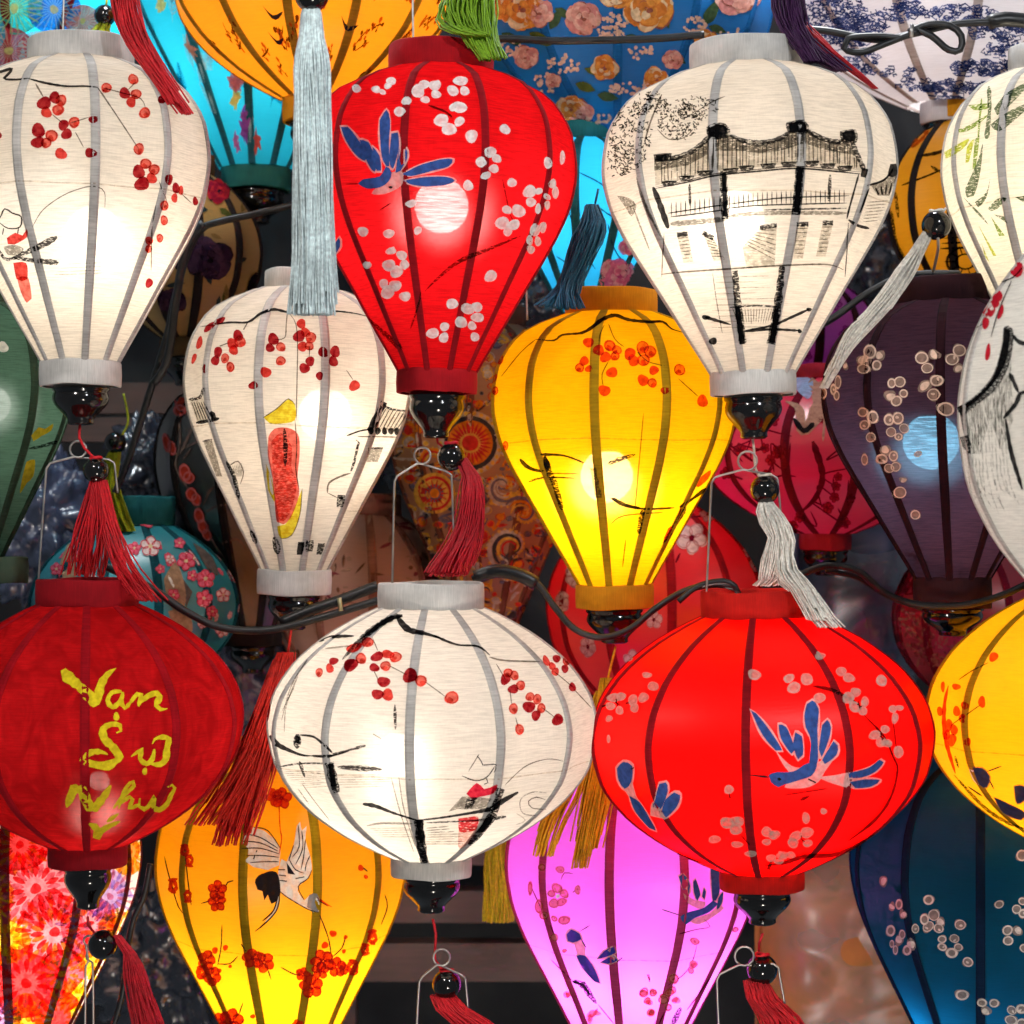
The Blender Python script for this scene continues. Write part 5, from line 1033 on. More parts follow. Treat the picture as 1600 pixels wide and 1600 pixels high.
# amber globe: twigs, buds, swallows
A = Art(L20, 'twig_print', True)
tw = flat('umber', (.16, .035, .004), .75); bd = flat('rust', (.55, .09, .008), .75)
for i in range(46):
    x = 492 + rng.uniform(-300, 300); y = rng.uniform(-60, 128); a = rng.uniform(-1.2, -.2) + (math.pi if rng.random() < .5 else 0)
    L_ = rng.uniform(16, 34); p = [(x, y), (x + math.cos(a)*L_*.5 + jit(3), y + math.sin(a)*L_*.5 + jit(3)), (x + math.cos(a)*L_, y + math.sin(a)*L_)]
    A.stroke(p, 2.2, tw)
    for j in range(rng.randint(4, 8)):
        t = rng.random(); bx = x + math.cos(a)*L_*t + jit(8); by = y + math.sin(a)*L_*t + jit(8); A.stroke([(x + math.cos(a)*L_*t, y + math.sin(a)*L_*t), (bx, by)], 1.6, tw); A.dab(bx, by, rng.uniform(2, 4), None, 0, bd if rng.random() < .6 else tw, 1, 7)
for x, y, s in ((440, 65, 1), (430, 95, .9), (500, 40, .9), (585, 78, 1), (640, 30, 1)):
    A.poly([(x-22*s, y-12*s), (x-6*s, y+1*s), (x+16*s, y-2*s), (x+4*s, y+6*s), (x-10*s, y+5*s)], flat('swallow', (.015, .012, .02), .9), 2)
A.done()
# turquoise teardrop: palm fronds and birds of paradise
A = Art(L21, 'palm_print', True)
pl = flat('pale_aqua', (.55, .92, .95), .5, (.9, 1, 1)); pd = flat('deep_aqua', (.005, .2, .3), .12, (.22, .50, .62))
for i in range(64):
    x = 400 + rng.uniform(-300, 330); y = rng.uniform(-60, 245); a = rng.uniform(-2.6, -.5); l = rng.uniform(50, 85)
    A.stroke([(x, y), (x + math.cos(a)*l, y + math.sin(a)*l)], 2.5, pl if i % 2 else pd)
    for j in range(11):
        t = .15 + j*.08
        for sd in (-1, 1):
            b = a + sd*.75; ll = l*.42*(1.1-t); X = x + math.cos(a)*l*t; Y = y + math.sin(a)*l*t
            A.stroke([(X, Y), (X + math.cos(b)*ll, Y + math.sin(b)*ll)], [3.2, 1.6], pl if i % 2 else pd, 1)
for x, y, r, c in ((275, 103, 14, (.85, .35, .25)), (372, 150, 20, (.85, .30, .35)), (362, 178, 16, (.9, .75, .2)), (385, 200, 14, (.35, .10, .45)), (340, 235, 14, (.6, .2, .5)), (230, 35, 14, (.8, .75, .3)), (430, 235, 16, (.7, .12, .1)), (385, 215, 18, (.02, .2, .55))):
    m = paint('bp%d' % int(x), c, tuple(min(1, q*1.1+.1) for q in c), .75)
    for k in range(7): leaf(A, x + jit(7), y + jit(7), r*2.2, r*.6, rng.uniform(-100, 40), m, 3)
A.done()
# aqua globe: paper umbrellas
A = Art(L22, 'umbrella_print')
for x, y, r, c1, c2 in ((22, 12, 46, (.06, .55, .45), (.55, .8, .3)), (84, 14, 42, (.02, .22, .70), (.4, .75, .95)), (14, 78, 40, (.75, .08, .10), (.9, .5, .4)), (128, 32, 28, (.85, .25, .2), (.95, .6, .5)), (-30, 50, 40, (.1, .5, .7), (.6, .9, .9)), (60, 78, 34, (.55, .80, .85), (.9, .95, .9))):
    A.dab(x, y, r, r*.9, 0, flat('um%d' % int(x+100), c1, .6), 1, 22, 0)
    for j in range(22):
        w = j/22*6.283; A.stroke([(x + math.cos(w)*5, y + math.sin(w)*5), (x + math.cos(w)*r*.98, y + math.sin(w)*r*.88)], [1.4, 2.2], flat('ur%d' % int(x+100), c2, .6), 2)
    A.dab(x, y, r*.16, None, 0, flat('uc', (.8, .8, .3), .7), 3)
A.done()
# blue cotton globe: peonies, sprays, leaves
A = Art(L23, 'peony_print')
pk = [flat('peach', (.62, .30, .24)), flat('rose', (.55, .22, .20)), flat('blush', (.70, .42, .34)), flat('russet', (.30, .10, .07))]
og = [flat('apricot', (.70, .30, .06)), flat('cream2', (.75, .58, .36)), flat('amber2', (.58, .20, .04)), flat('russet', (.30, .10, .07))]
lf = flat('olive_leaf', (.09, .11, .02), .85); lf2 = flat('moss_leaf', (.05, .09, .04), .85)
for x, y, a, l in ((845, 60, 30, 40), (868, 30, -60, 36), (958, 115, -30, 26), (925, 110, 200, 26), (915, 135, 20, 34), (950, 150, 10, 34), (1040, 30, 70, 30), (880, 170, -40, 30), (1110, 20, -60, 44), (1120, 45, 20, 30), (880, 20, 30, 30), (800, 60, 30, 36), (1060, 90, 40, 28), (930, 30, -60, 30), (990, 60, 20, 30)): leaf(A, x, y, l, l*.42, a, lf if x % 2 else lf2)
for x, y, r, c in ((912, 28, 32, pk), (1012, 14, 44, og), (818, 14, 40, og), (843, 20, 26, pk), (945, 105, 24, og), (893, 168, 26, og), (822, 88, 22, pk), (1025, 122, 22, og), (1050, 92, 18, pk), (770, 10, 30, og), (908, 175, 22, pk), (1150, -10, 40, pk), (965, -10, 30, og), (865, 125, 14, pk), (1100, 60, 20, og), (1040, 165, 20, pk)): peony(A, x, y, r, c, 2)
dot = flat('spray', (.72, .48, .36), .85)
for cx, cy_, rx, ry, n in ((957, 42, 24, 22, 60), (882, 98, 26, 16, 34), (990, 138, 40, 10, 40), (855, 128, 20, 16, 30), (1085, 40, 18, 14, 26), (800, 70, 24, 16, 30), (1000, 80, 24, 12, 20), (930, 185, 40, 8, 30), (1140, 60, 24, 20, 30)):
    for i in range(n): a = rng.random()*6.3; r = math.sqrt(rng.random()); A.dab(cx + math.cos(a)*rx*r, cy_ + math.sin(a)*ry*r, rng.uniform(2, 3.6), None, 0, dot, 3, 6)
A.done()
# toile globe: blue landscape
A = Art(L24, 'landscape_print')
nv = flat('toile_navy', (.02, .035, .14), .75); nv2 = flat('toile_blue', (.10, .14, .34), .6)
for cx, cy_, rx, ry, n in ((1310, 15, 36, 26, 90), (1345, 35, 40, 24, 100), (1415, 18, 30, 14, 60), (1500, 20, 50, 14, 70), (1560, 45, 45, 18, 90), (1545, 105, 60, 10, 110), (1490, 135, 50, 9, 90), (1350, 95, 24, 20, 40), (1330, 60, 30, 16, 50), (1485, 160, 30, 12, 60), (1580, 75, 40, 12, 60), (1430, 130, 26, 10, 24), (1290, 55, 24, 30, 50), (1400, 110, 30, 8, 16), (1250, 20, 30, 30, 40)):
    for i in range(n):
        a = rng.random()*6.3; r = math.sqrt(rng.random()); x = cx + math.cos(a)*rx*r; y = cy_ + math.sin(a)*ry*r; b = rng.random()*6.3; l = rng.uniform(4, 9); c_ = rng.choice((-1, 1))
        A.stroke([(x, y), (x + math.cos(b)*l, y + math.sin(b)*l*.6), (x + math.cos(b + c_)*l*1.5, y + math.sin(b + c_)*l*.9), (x + math.cos(b + 2*c_)*l*1.2, y + math.sin(b + 2*c_)*l*.8)], rng.uniform(1.6, 2.6), nv if rng.random() < .6 else nv2, 1, False)
        if rng.random() < .3: A.dab(x, y, 3, 2, rng.uniform(0, 180), nv2, 1, 6)
for i in range(4): A.stroke([(1368 + i*3, 20 + i*10), (1385, 30 + i*8), (1378, 45 + i*3)], 2, nv, 1)
A.done()
# gold globe: ink bamboo
A = Art(L25, 'bamboo_painting')
A.stroke([(1435, 245), (1470, 238), (1490, 225)], [3, 6, 3], INK).stroke([(1410, 290), (1450, 275), (1480, 262)], 3, INK).stroke([(1425, 232), (1440, 215), (1452, 205)], [4, 12, 4], paint('rust_wash', (.4, .08, .01), (.6, .2, .05), .4))
for i in range(6): A.stroke([(1480 - i*2, 348 + i*8), (1550, 340 + i*9)], rng.uniform(2, 4), INK)
A.ring(1508, 408, 30, 24, 0, INK, 1, .86, 20).ring(1508, 408, 16, 13, 0, INK, 1, .8, 16)
for i in range(10): w = i/10*6.28; A.stroke([(1508 + math.cos(w)*12, 408 + math.sin(w)*10), (1508 + math.cos(w)*32, 408 + math.sin(w)*26)], 2, INK, 1)
for p in ([(1455, 260), (1470, 270)], [(1480, 250), (1478, 290)], [(1394, 330), (1402, 380), (1420, 410)], [(1400, 300), (1405, 340)]): A.stroke(p, 5, INKD)
A.done()
# sky blue lantern: twigs and a peony
A = Art(L26, 'peony_print')
for p in ([(905, 270), (935, 285), (955, 300)], [(890, 330), (905, 380), (930, 420)], [(950, 350), (960, 390), (990, 430)], [(870, 400), (900, 420)], [(930, 320), (960, 340), (985, 345)]): A.stroke(p, 2.2, flat('sky_twig', (.01, .08, .14), .8))
peony(A, 965, 430, 34, [flat('pinkp', (.75, .25, .5)), flat('pinkw', (.85, .6, .75)), flat('pinkd', (.5, .1, .35))], 1); peony(A, 980, 385, 16, [flat('pinkp', (.75, .25, .5)), flat('pinkw', (.85, .6, .75)), flat('pinkd', (.5, .1, .35))], 1)
A.done()
# dark gold globe: iris
A = Art(L27, 'iris_print')
ir = [flat('iris', (.035, .018, .045)), flat('iris2', (.06, .03, .06)), flat('irisd', (.012, .008, .015))]
peony(A, 325, 405, 40, ir, 2); peony(A, 340, 300, 22, [flat('hib', (.35, .02, .03)), flat('hib2', (.22, .01, .03)), flat('irisd', (.012, .008, .015))], 2); peony(A, 270, 470, 24, ir, 2)
for i in range(34): leaf(A, 290 + rng.uniform(-110, 110), rng.uniform(290, 525), rng.uniform(18, 40), rng.uniform(5, 11), rng.uniform(0, 180), [flat('ol1', (.07, .08, .02)), flat('ol2', (.20, .14, .05)), flat('irisd', (.012, .008, .015)), flat('ol3', (.03, .05, .05))][i % 4])
A.done()
# teal globe: cherry blossom, patches
A = Art(L28, 'blossom_print')
sak = [flat('sakp', (.85, .16, .24)), flat('sakw', (.92, .74, .70)), flat('sakr', (.62, .03, .06)), flat('sakb', (.80, .62, .36))]
for x, y, r in ((195, 785, 20), (230, 812, 20), (235, 855, 22), (210, 858, 14), (290, 878, 20), (265, 875, 10), (320, 905, 20), (300, 900, 12), (318, 935, 18), (347, 930, 16), (330, 955, 12), (345, 985, 14), (120, 870, 12), (145, 905, 10), (110, 920, 12), (150, 870, 8), (90, 890, 14), (315, 975, 10), (270, 930, 14), (250, 890, 10), (280, 850, 12)):
    print_flower(A, x, y, r*.72, sak[int(x) % 2], sak[2], 5, 2, 1, sak[3])
for q in ([(95, 880), (110, 850), (120, 900), (105, 930)], [(255, 905), (275, 880), (290, 930), (280, 960), (262, 940)], [(262, 955), (290, 950), (300, 985), (275, 990)]): A.poly(q, flat('tan_patch', (.40, .26, .16), .8), 1)
for q in ([(300, 848), (330, 870), (340, 900), (320, 885)], [(285, 905), (300, 925), (290, 950)], [(262, 900), (272, 920)]): A.poly(q, flat('grey_patch', (.12, .10, .09), .85), 1) if len(q) > 2 else A.stroke(q, 4, CREAM, 1)
A.done()
A = Art(L28, 'blossom_print', True)
for i in range(26): print_flower(A, 212 + rng.uniform(-300, 300), rng.uniform(835, 1060), rng.uniform(6, 12), sak[i % 2], sak[2], 5, 0, 1, sak[3])
A.done()
# black teardrop: blossom twigs
A = Art(L29, 'twig_print')
for p in ([(278, 628), (282, 690), (276, 730), (300, 770), (315, 800), (330, 840), (352, 872)], [(282, 710), (296, 680), (308, 655)], [(288, 700), (310, 690)], [(300, 700), (285, 720)], [(318, 790), (330, 765), (345, 758)], [(322, 800), (340, 790), (355, 788)], [(345, 850), (370, 842), (385, 858)]): A.stroke(p, 3.5, flat('tan_twig', (.20, .14, .12), .9))
for x, y, rx, ry in ((286, 630, 12, 15), (282, 642, 10, 9), (262, 692, 6, 15), (270, 700, 6, 12), (290, 738, 9, 14), (296, 746, 9, 10), (300, 772, 9, 11), (308, 780, 8, 10), (312, 805, 8, 12), (318, 822, 8, 12), (324, 835, 7, 10)): A.dab(x, y, rx, ry, -15, flat('coral', (.50, .05, .03), .9), 2); A.ring(x, y, rx, ry, -15, flat('coral_rim', (.6, .14, .14), .9), 3, .7)
A.done()
# paisley brocade
A = Art(L30, 'paisley_print')
pa = [flat('pa1', (.80, .50, .08)), flat('pa2', (.60, .04, .03)), flat('pa3', (.05, .05, .06)), flat('pa4', (.58, .52, .42)), flat('pa5', (.80, .26, .02)), flat('pa6', (.16, .14, .20))]
def wheel(x, y, r, cs, n):
    for k, f in enumerate((1.0, .84, .7, .44, .24)): A.dab(x, y, r*f, r*f, 0, cs[k % len(cs)], 2 + k, 26, 0)
    for j in range(n):
        w = j/n*6.283; A.dab(x + math.cos(w)*r*.92, y + math.sin(w)*r*.92, r*.07, None, 0, pa[0], 8, 6); A.stroke([(x + math.cos(w)*r*.3, y + math.sin(w)*r*.3), (x + math.cos(w)*r*.66, y + math.sin(w)*r*.66)], [r*.12, r*.03], pa[1], 8)
for i in range(820):
    x, y = 762 + rng.uniform(-165, 165), rng.uniform(510, 980); r = rng.uniform(2.5, 9)
    if rng.random() < .6: A.dab(x, y, r, r*rng.uniform(.5, 1), rng.uniform(0, 180), pa[i % 6], 1, 10); A.ring(x, y, r*1.25, r*rng.uniform(.7, 1.2), 0, pa[(i+3) % 6], 1, .82, 12)
    else: A.stroke([(x, y), (x + jit(14), y + jit(14)), (x + jit(20), y + jit(20))], rng.uniform(2.5, 5), pa[i % 6], 1)
wheel(735, 692, 50, (pa[3], pa[2], pa[4], pa[0], pa[1]), 26); wheel(680, 770, 32, (pa[0], pa[1], pa[0], pa[5], pa[4]), 14)
def paisley(x, y, r, a0, cs):
    for k, f in enumerate((1, .8, .6, .4)):
        pts = []
        for j in range(26):
            t = j/25; w = a0 + t*5.0; rr = r*f*(1 - .72*t); pts.append((x + math.cos(w)*rr, y + math.sin(w)*rr))
        A.stroke(pts, [r*.24*f, r*.06], cs[k % len(cs)], 3 + k)
    for j in range(16):
        w = a0 + j/16*5.0; rr = r*1.12*(1 - .72*j/16); A.dab(x + math.cos(w)*rr, y + math.sin(w)*rr, r*.08, None, 0, pa[0], 3, 6)
paisley(798, 855, 38, 2.2, (pa[3], pa[2], pa[0], pa[1])); paisley(815, 800, 34, 3.6, (pa[0], pa[5], pa[4])); paisley(785, 760, 30, 1.0, (pa[3], pa[5], pa[3])); paisley(680, 720, 24, 3.0, (pa[4], pa[1], pa[0])); paisley(760, 925, 26, 1.2, (pa[4], pa[0], pa[2])); paisley(700, 620, 26, 2, (pa[0], pa[1], pa[3]))
A.done()
# peach brocade, pink brocade, ruby brocade, purple brocade, scarlet blossom
A = Art(L31, 'leaf_print')
for i in range(120):
    x, y = 572 + rng.uniform(-150, 150), rng.uniform(805, 1080); leaf(A, x, y, rng.uniform(8, 26), rng.uniform(3, 7), rng.uniform(0, 180), [flat('b1', (.20, .09, .05), .7), flat('b2', (.50, .32, .22), .7), flat('b3', (.30, .06, .08), .7)][i % 3])
A.done()
A = Art(L32, 'crane_print')
dk = flat('wine_line', (.14, .006, .02), .85)
A.stroke([(1262, 585), (1285, 610), (1275, 650), (1255, 672), (1248, 640), (1228, 628)], [30, 34, 26, 20, 14, 8], flat('stone', (.42, .26, .20), .9), 2).stroke([(1240, 655), (1256, 674), (1272, 662)], 8, BLACK, 3).poly([(1232, 596), (1250, 560), (1270, 596), (1262, 625)], flat('crane_blue', (.35, .5, .8), .8), 2)
for i in range(46):
    x, y = 1290 + rng.uniform(-180, 150), rng.uniform(615, 825); r = rng.uniform(6, 11)
    if i % 3: print_flower(A, x, y, r, flat('wine_petal', (.45, .03, .07), .4), dk, 5, 1, 1, dk)
    A.stroke([(x, y), (x + jit(30), y + jit(24)), (x + jit(40), y + jit(40))], 2.5, dk, 1)
A.stroke([(1270, 690), (1285, 740), (1275, 775), (1250, 800)], [12, 10, 8, 5], dk, 2).stroke([(1290, 640), (1286, 690)], 4, flat('stone', (.42, .26, .20), .9), 3)
A.done()
A = Art(L36, 'blossom_print')
for i in range(24): print_flower(A, 1262 + rng.uniform(-100, 100), rng.uniform(445, 600), rng.uniform(6, 12), flat('mauve', (.30, .06, .28), .6), flat('mauve_d', (.10, .01, .10), .7), 5, 1)
A.done()
A = Art(L34, 'brocade_print')
for i in range(260):
    a = rng.random()*6.3; r = math.sqrt(rng.random()); x, y = 1455 + math.cos(a)*r*52, 980 + math.sin(a)*r*60; b = rng.random()*3.1
    A.stroke([(x, y), (x + math.cos(b)*6, y + math.sin(b)*6)], 3.0, [flat('br1', (.42, .20, .14), .8), flat('br2', (.30, .08, .08), .8)][i % 2], 1, False)
for i in range(12): A.stroke([(1440 + jit(40), 880 + jit(20)), (1425 + jit(20), 900 + jit(20)), (1420 + jit(20), 930)], 3, dk, 1)
A.done()
A = Art(L33, 'blossom_print')
wf, wf2 = flat('white_f', (.66, .52, .48), .9), flat('white_f2', (.5, .25, .24), .85)
for x, y, r, sq in ((1080, 842, 24, 1), (1172, 855, 22, .55), (1180, 880, 18, .5), (1022, 968, 14, 1), (900, 900, 24, .6), (880, 940, 20, .5), (990, 1030, 16, 1), (1105, 805, 12, 1), (920, 1010, 18, .7), (1140, 930, 18, .8)): print_flower(A, x, y, r, wf, wf2, 5, 2, sq, dk)
A.stroke([(1062, 865), (1055, 880)], 4, dk, 1).stroke([(1090, 800), (1120, 805), (1060, 810)], 3, dk, 1)
A.done()
# chrysanthemums
A = Art(L35, 'chrysanthemum_print')
def mum(x, y, r, c1, c2, c3, n=22, layer=1):
    A.dab(x, y, r*.98, r*.98, 0, c3, layer, 22)
    for k, (f, g) in enumerate(((.62, 1.08), (.30, .66))):
        for j in range(n):
            w = (j + k*.5)/n*6.283 + jit(.05); A.stroke([(x + math.cos(w)*r*f, y + math.sin(w)*r*f), (x + math.cos(w)*r*g, y + math.sin(w)*r*g)], [r*.07, r*.15, r*.13], (c1, c2)[(j + k) % 2], layer + 1 + k)
    A.dab(x, y, r*.14, None, 0, c2, layer + 4)
def dye(k, c): return paint('dye_' + k, c, c, .10)
mr, mp, mo, my, mw, mv, mk = dye('red', (.92, .05, .06)), dye('pink', (.98, .34, .42)), dye('orange', (.98, .42, .05)), dye('yellow', (.98, .80, .05)), dye('white', (1, .98, .9)), dye('violet', (.50, .42, .90)), dye('plum', (.7, .12, .2))
for x, y, r, a, b, c in ((30, 1320, 46, mo, mr, mr), (55, 1388, 60, mp, mr, mp), (120, 1330, 40, mp, mr, mp), (85, 1455, 58, mo, mr, mp), (8, 1468, 38, my, mo, my), (135, 1445, 46, mp, mv, mp), (40, 1535, 58, mp, mr, mr), (96, 1520, 38, mw, my, mk), (44, 1590, 36, my, mo, my), (0, 1590, 30, mv, mp, mv), (170, 1400, 40, mv, mp, mv), (200, 1330, 34, my, mo, mo), (90, 1590, 40, mo, mw, mr), (-20, 1400, 40, mo, my, mo), (150, 1500, 30, my, mo, my), (185, 1450, 30, my, mo, mo), (120, 1560, 30, mo, my, my), (180, 1290, 34, mo, mr, mo), (90, 1290, 40, mp, mr, mp)):
    mum(x, y, r, a, b, c)
A.done()

# joins of the cloth, a faint line round the body
SEAM = paint('seam', (.2, .15, .1), (.78, .72, .66), .06)
for L_, y in ((L1, 315), (L3, 330), (L4, 670), (L5, 692), (L6, 1186), (L9, 1458), (L10, 1466), (L13, 1160), (L14, 330)):
    A = Art(L_, 'seam', True); A.stroke([(L_.cx + L_.R*t, y + 2*math.sin(t*3)) for t in (-2, -1.2, -.4, .4, 1.2, 2)], 2.0, SEAM, 0, False); A.done()
# ------------------------------------------------------------------ tassels
def thread(n, c): return cloth('thread_' + n, c, 0.55, 0.35, (300, 300, 300), .0002, .35)
T_RED = thread('red', (0.68, 0.010, 0.020)); T_ICE = thread('ice_blue', (0.74, 0.88, 0.92)); T_WHITE = thread('white', (0.92, 0.86, 0.78)); T_ORA = thread('orange', (1.0, 0.44, 0.008))
T_GRN = thread('green', (0.22, 0.42, 0.016)); T_PUR = thread('violet', (0.050, 0.008, 0.060)); T_TEAL = thread('dark_teal', (0.015, 0.13, 0.24)); T_OLI = thread('olive', (0.75, 0.66, 0.016)); T_LIME = thread('lime', (0.42, 0.50, 0.01)); T_WINE = thread('wine', (0.52, 0.006, 0.018)); T_VER = thread('vermilion', (0.80, 0.022, 0.010))
# belonging to lanterns in view
tassel('red tassel with black bead', [(125, 664), (124, 684), (132, 700), (150, 718)], (150, 735), [[(150, 750), (140, 800), (128, 860, .01), (122, 912, .03)], [(152, 750), (158, 810), (150, 870, .01), (140, 912, .03)], [(156, 750), (170, 820), (196, 890, -.02), (240, 948, -.06)]], [.006, .011, .013, .012], 110, T_RED, 20, 0.0, L1.root, loose=.6)
tassel('red tassel with black bead', [(683, 684), (684, 692), (695, 700), (704, 700)], (705, 714, -.02), [[(722, 716, -.02), (738, 745, -.03), (737, 810, -.03), (722, 868, -.02), (690, 912, -.01)], [(720, 716, -.02), (734, 745, -.03), (728, 820, -.03), (700, 880, -.04), (690, 905, -.06)]], [.004, .013, .014, .014, .018], 150, T_WINE, 22, -0.01, L2.root, loose=.5)
o = tassel('white tassel with black bead', [(1176, 686), (1178, 700), (1180, 730), (1188, 748)], (1195, 765, -.02), [[(1196, 780, -.02), (1206, 800, -.03), (1222, 840, -.03), (1218, 880, -.03), (1232, 912, -.03), (1258, 928, -.05), (1282, 965, -.07), (1308, 992, -.08)], [(1194, 780, -.02), (1200, 800, -.03), (1214, 840, -.035), (1212, 875, -.03), (1205, 905, -.02), (1185, 922, .0)], [(1198, 780, -.02), (1212, 805, -.03), (1228, 845, -.03), (1232, 890, -.04), (1255, 920, -.06), (1272, 950, -.07), (1290, 985, -.08)]], [.004, .011, .012, .008, .013, .011, .011, .012], 190, T_WHITE, 23, -0.01, L3.root, cordmat=thread('cream', (.7, .6, .5)))
tassel('vermilion tassel', [(455, 985), (450, 1020)], None, [[(450, 1020, .15), (432, 1110, .1), (405, 1210, .07), (368, 1318, .05)], [(446, 1020, .15), (420, 1110, .1), (385, 1215, .07), (352, 1335, .05)], [(440, 1030, .15), (410, 1130, .1), (365, 1220, .06), (310, 1300, .04)]], [.008, .016, .018, .017], 210, T_VER, 19, 0.16, L4.root, loose=.3)
tassel('orange tassel', [(962, 1010), (950, 1060)], None, [[(948, 1060, .14), (942, 1160, .07), (925, 1250, .05), (900, 1370, .04)], [(950, 1060, .14), (950, 1160, .07), (938, 1240, .05), (918, 1340, .04)], [(940, 1080, .14), (905, 1200, .08), (865, 1280, .05), (842, 1350, .04)]], [.006, .010, .014, .010], 150, T_ORA, 19, 0.14, L5.root, loose=.25)
tassel('wine red tassel with black bead', [(137, 1432), (138, 1446), (148, 1458)], (160, 1476, -.02), [[(182, 1462, -.02), (202, 1490, -.02), (216, 1550, -.02), (240, 1640, -.02)]], [.004, .011, .015, .020], 110, T_WINE, 23, 0.0, L8.root, loose=.15, knot=False)
tassel('red tassel with black bead', [(676, 1436), (681, 1460), (680, 1500), (694, 1516)], (698, 1538, -.02), [[(692, 1556, -.02), (708, 1576, -.03), (735, 1596, -.03), (775, 1640, -.03)]], [.013, .019, .022, .022], 150, T_RED, 23, -0.02, L6.root, loose=.3)
tassel('red tassel with black bead', [(1192, 1458), (1186, 1475), (1186, 1500)], (1191, 1515, -.02), [[(1182, 1532, -.02), (1192, 1560, -.03), (1216, 1588, -.03), (1246, 1650, -.03)]], [.012, .020, .022, .022], 150, T_RED, 24, 0.0, L7.root, loose=.3)
# hanging from lanterns out of view
G_ = 'tassels of lanterns above the picture'
tassel('long pale ice blue tassel hanging in front of the red teardrop lantern', [(487, -30), (487, -6)], (487, -8), [[(487, 10), (488, 60), (490, 250), (491, 505)]], [.006, .0165, .0175, .0180, .0185, .021], 420, T_ICE, 27, -0.20, None, group=G_, loose=.16, r=.0009, knot=False, ragged=.15)
tassel('red tassel trailing over the shoulder of the corner white lantern', [(190, -60), (195, -40)], None, [[(192, -40, -.06), (206, 40, -.07), (240, 105, -.08), (300, 190, -.075)], [(185, -40, -.06), (205, 50, -.07), (250, 120, -.08), (285, 178, -.08)]], [.010, .013, .010, .007], 120, T_RED, 19, -0.06, None, group=G_, loose=.2)
tassel('bright green tassel draped on the red lantern top', [(735, -60), (737, -40)], None, [[(735, -40, -.04), (722, 20, -.06), (742, 58, -.07), (775, 108, -.085)], [(750, -40, -.04), (752, 20, -.06), (760, 60, -.07), (782, 104, -.085)], [(728, -30, -.04), (705, 30, -.05), (730, 52, -.075), (770, 60, -.08)]], [.010, .018, .012, .008], 190, T_GRN, 19, -0.05, None, group=G_, loose=.5)
tassel('dark violet tassel draped on the bridge lantern top', [(1228, -60), (1230, -40)], None, [[(1226, -40, -.02), (1232, 30, -.04), (1258, 78, -.06), (1280, 112, -.08)], [(1230, -40, -.02), (1240, 40, -.04), (1270, 80, -.05), (1330, 122, -.05)]], [.012, .016, .012, .006], 170, T_PUR, 19, -0.02, None, group=G_, loose=.5)
tassel('thin wine red tassel strand along the bridge lantern shoulder', [(1245, 20), (1248, 30)], None, [[(1248, 30, -.03), (1300, 82, -.05), (1340, 115, -.04), (1376, 146, -.02)]], [.004, .005, .004, .002], 26, T_WINE, 19, -0.03, None, group=G_, loose=.3)
tassel('dark teal tassel above the yellow lantern', [(935, 295), (930, 318)], None, [[(926, 320, .1), (932, 345, .09), (912, 400, .08), (888, 448, .07), (858, 490, .06)], [(922, 322, .1), (920, 350, .09), (902, 410, .08), (885, 460, .06), (892, 500, .04)]], [.006, .017, .013, .010, .018], 200, T_TEAL, 19, 0.1, None, group=G_, loose=.5, knot=False)
tassel('white tassel with black bead over the plum lantern', [(1478, 325), (1466, 340)], (1463, 352, .05), [[(1452, 358, .05), (1432, 395, .05), (1385, 468, .04), (1322, 545, .03), (1280, 620, .05)], [(1452, 358, .05), (1428, 402, .05), (1372, 485, .04), (1330, 520, .03), (1300, 590, .03)]], [.004, .011, .010, .005, .003], 120, T_WHITE, 23, 0.05, None, group=G_, loose=.7, ragged=.45)
tassel('straight olive tassel behind the white globe', [(780, 1250), (780, 1280)], None, [[(780, 1280), (780, 1360), (779, 1452)]], [.012, .018, .0185], 150, T_OLI, 19, 0.40, None, group=G_, loose=.04, ragged=.06)
tassel('lime green tassel with black bead behind the red one', [(193, 615), (200, 660), (183, 690)], (180, 692), [[(180, 705), (172, 740), (180, 790), (205, 845)]], [.006, .013, .012, .006], 80, T_LIME, 17, 0.36, None, group=G_, loose=.4, knot=False)
tassel('small lime tassel with black bead above the corner lantern', [(170, -40), (166, 10)], (164, 24), [[(162, 38), (156, 50), (155, 90)]], [.008, .013, .012], 60, T_LIME, 17, 0.36, None, group=G_, loose=.2, knot=False)
tassel('sparse ochre threads below the edge orange globe', [(1560, 1120), (1555, 1150)], None, [[(1555, 1150), (1548, 1240), (1545, 1325)], [(1530, 1150), (1510, 1240), (1480, 1305)]], [.01, .02, .022], 22, thread('ochre', (.30, .16, .03)), 19, 0.16, None, group=G_, loose=.3)

# ------------------------------------------------------------------ wire bails, cables
hanger(L6, (613, 914), (617, 742), (660, 712), (704, 738), (709, 838), -0.03)
hanger(L7, (1104, 925), (1113, 744), (1168, 720), (1214, 744), (1221, 815), -0.02, 15)
hanger(L8, (60, 908), (74, 722), (122, 702), (178, 720), (184, 770), -0.0)
wire('hanger_wire', [(1463, 352, .04), (1466, 385, .05), (1458, 425, .08)], .0016, WIRE, L11.root)
wire('hanger_wire', [(1530, 345, .12), (1532, 385, .12), (1530, 425, .12)], .0012, WIRE, L11.root)
wire('hanger_wire', [(645, -30, -.01), (645, 20, -.01), (646, 66, -.01)], .0011, WIRE, L2.root)
wire('hanger_wire', [(100, -30, .0), (99, 20, .0), (98, 60, .0)], .0011, WIRE, L1.root)
wire('hanger_wire', [(822, 445, .12), (824, 500, .12)], .0012, WIRE, L5.root)
def bail(label, left, tl, loop, tr, right, dy, lr=13):
    o = empty('hanger_wire', Matrix.Translation(P(left[0], left[1], dy))); tag(o, label, 'wire hanger', 'wire hangers of lanterns below the picture')
    class B: pass
    b = B(); b.root = o; w = hanger(b, left, tl, loop, tr, right, dy, lr); w.name = 'bent_wire'
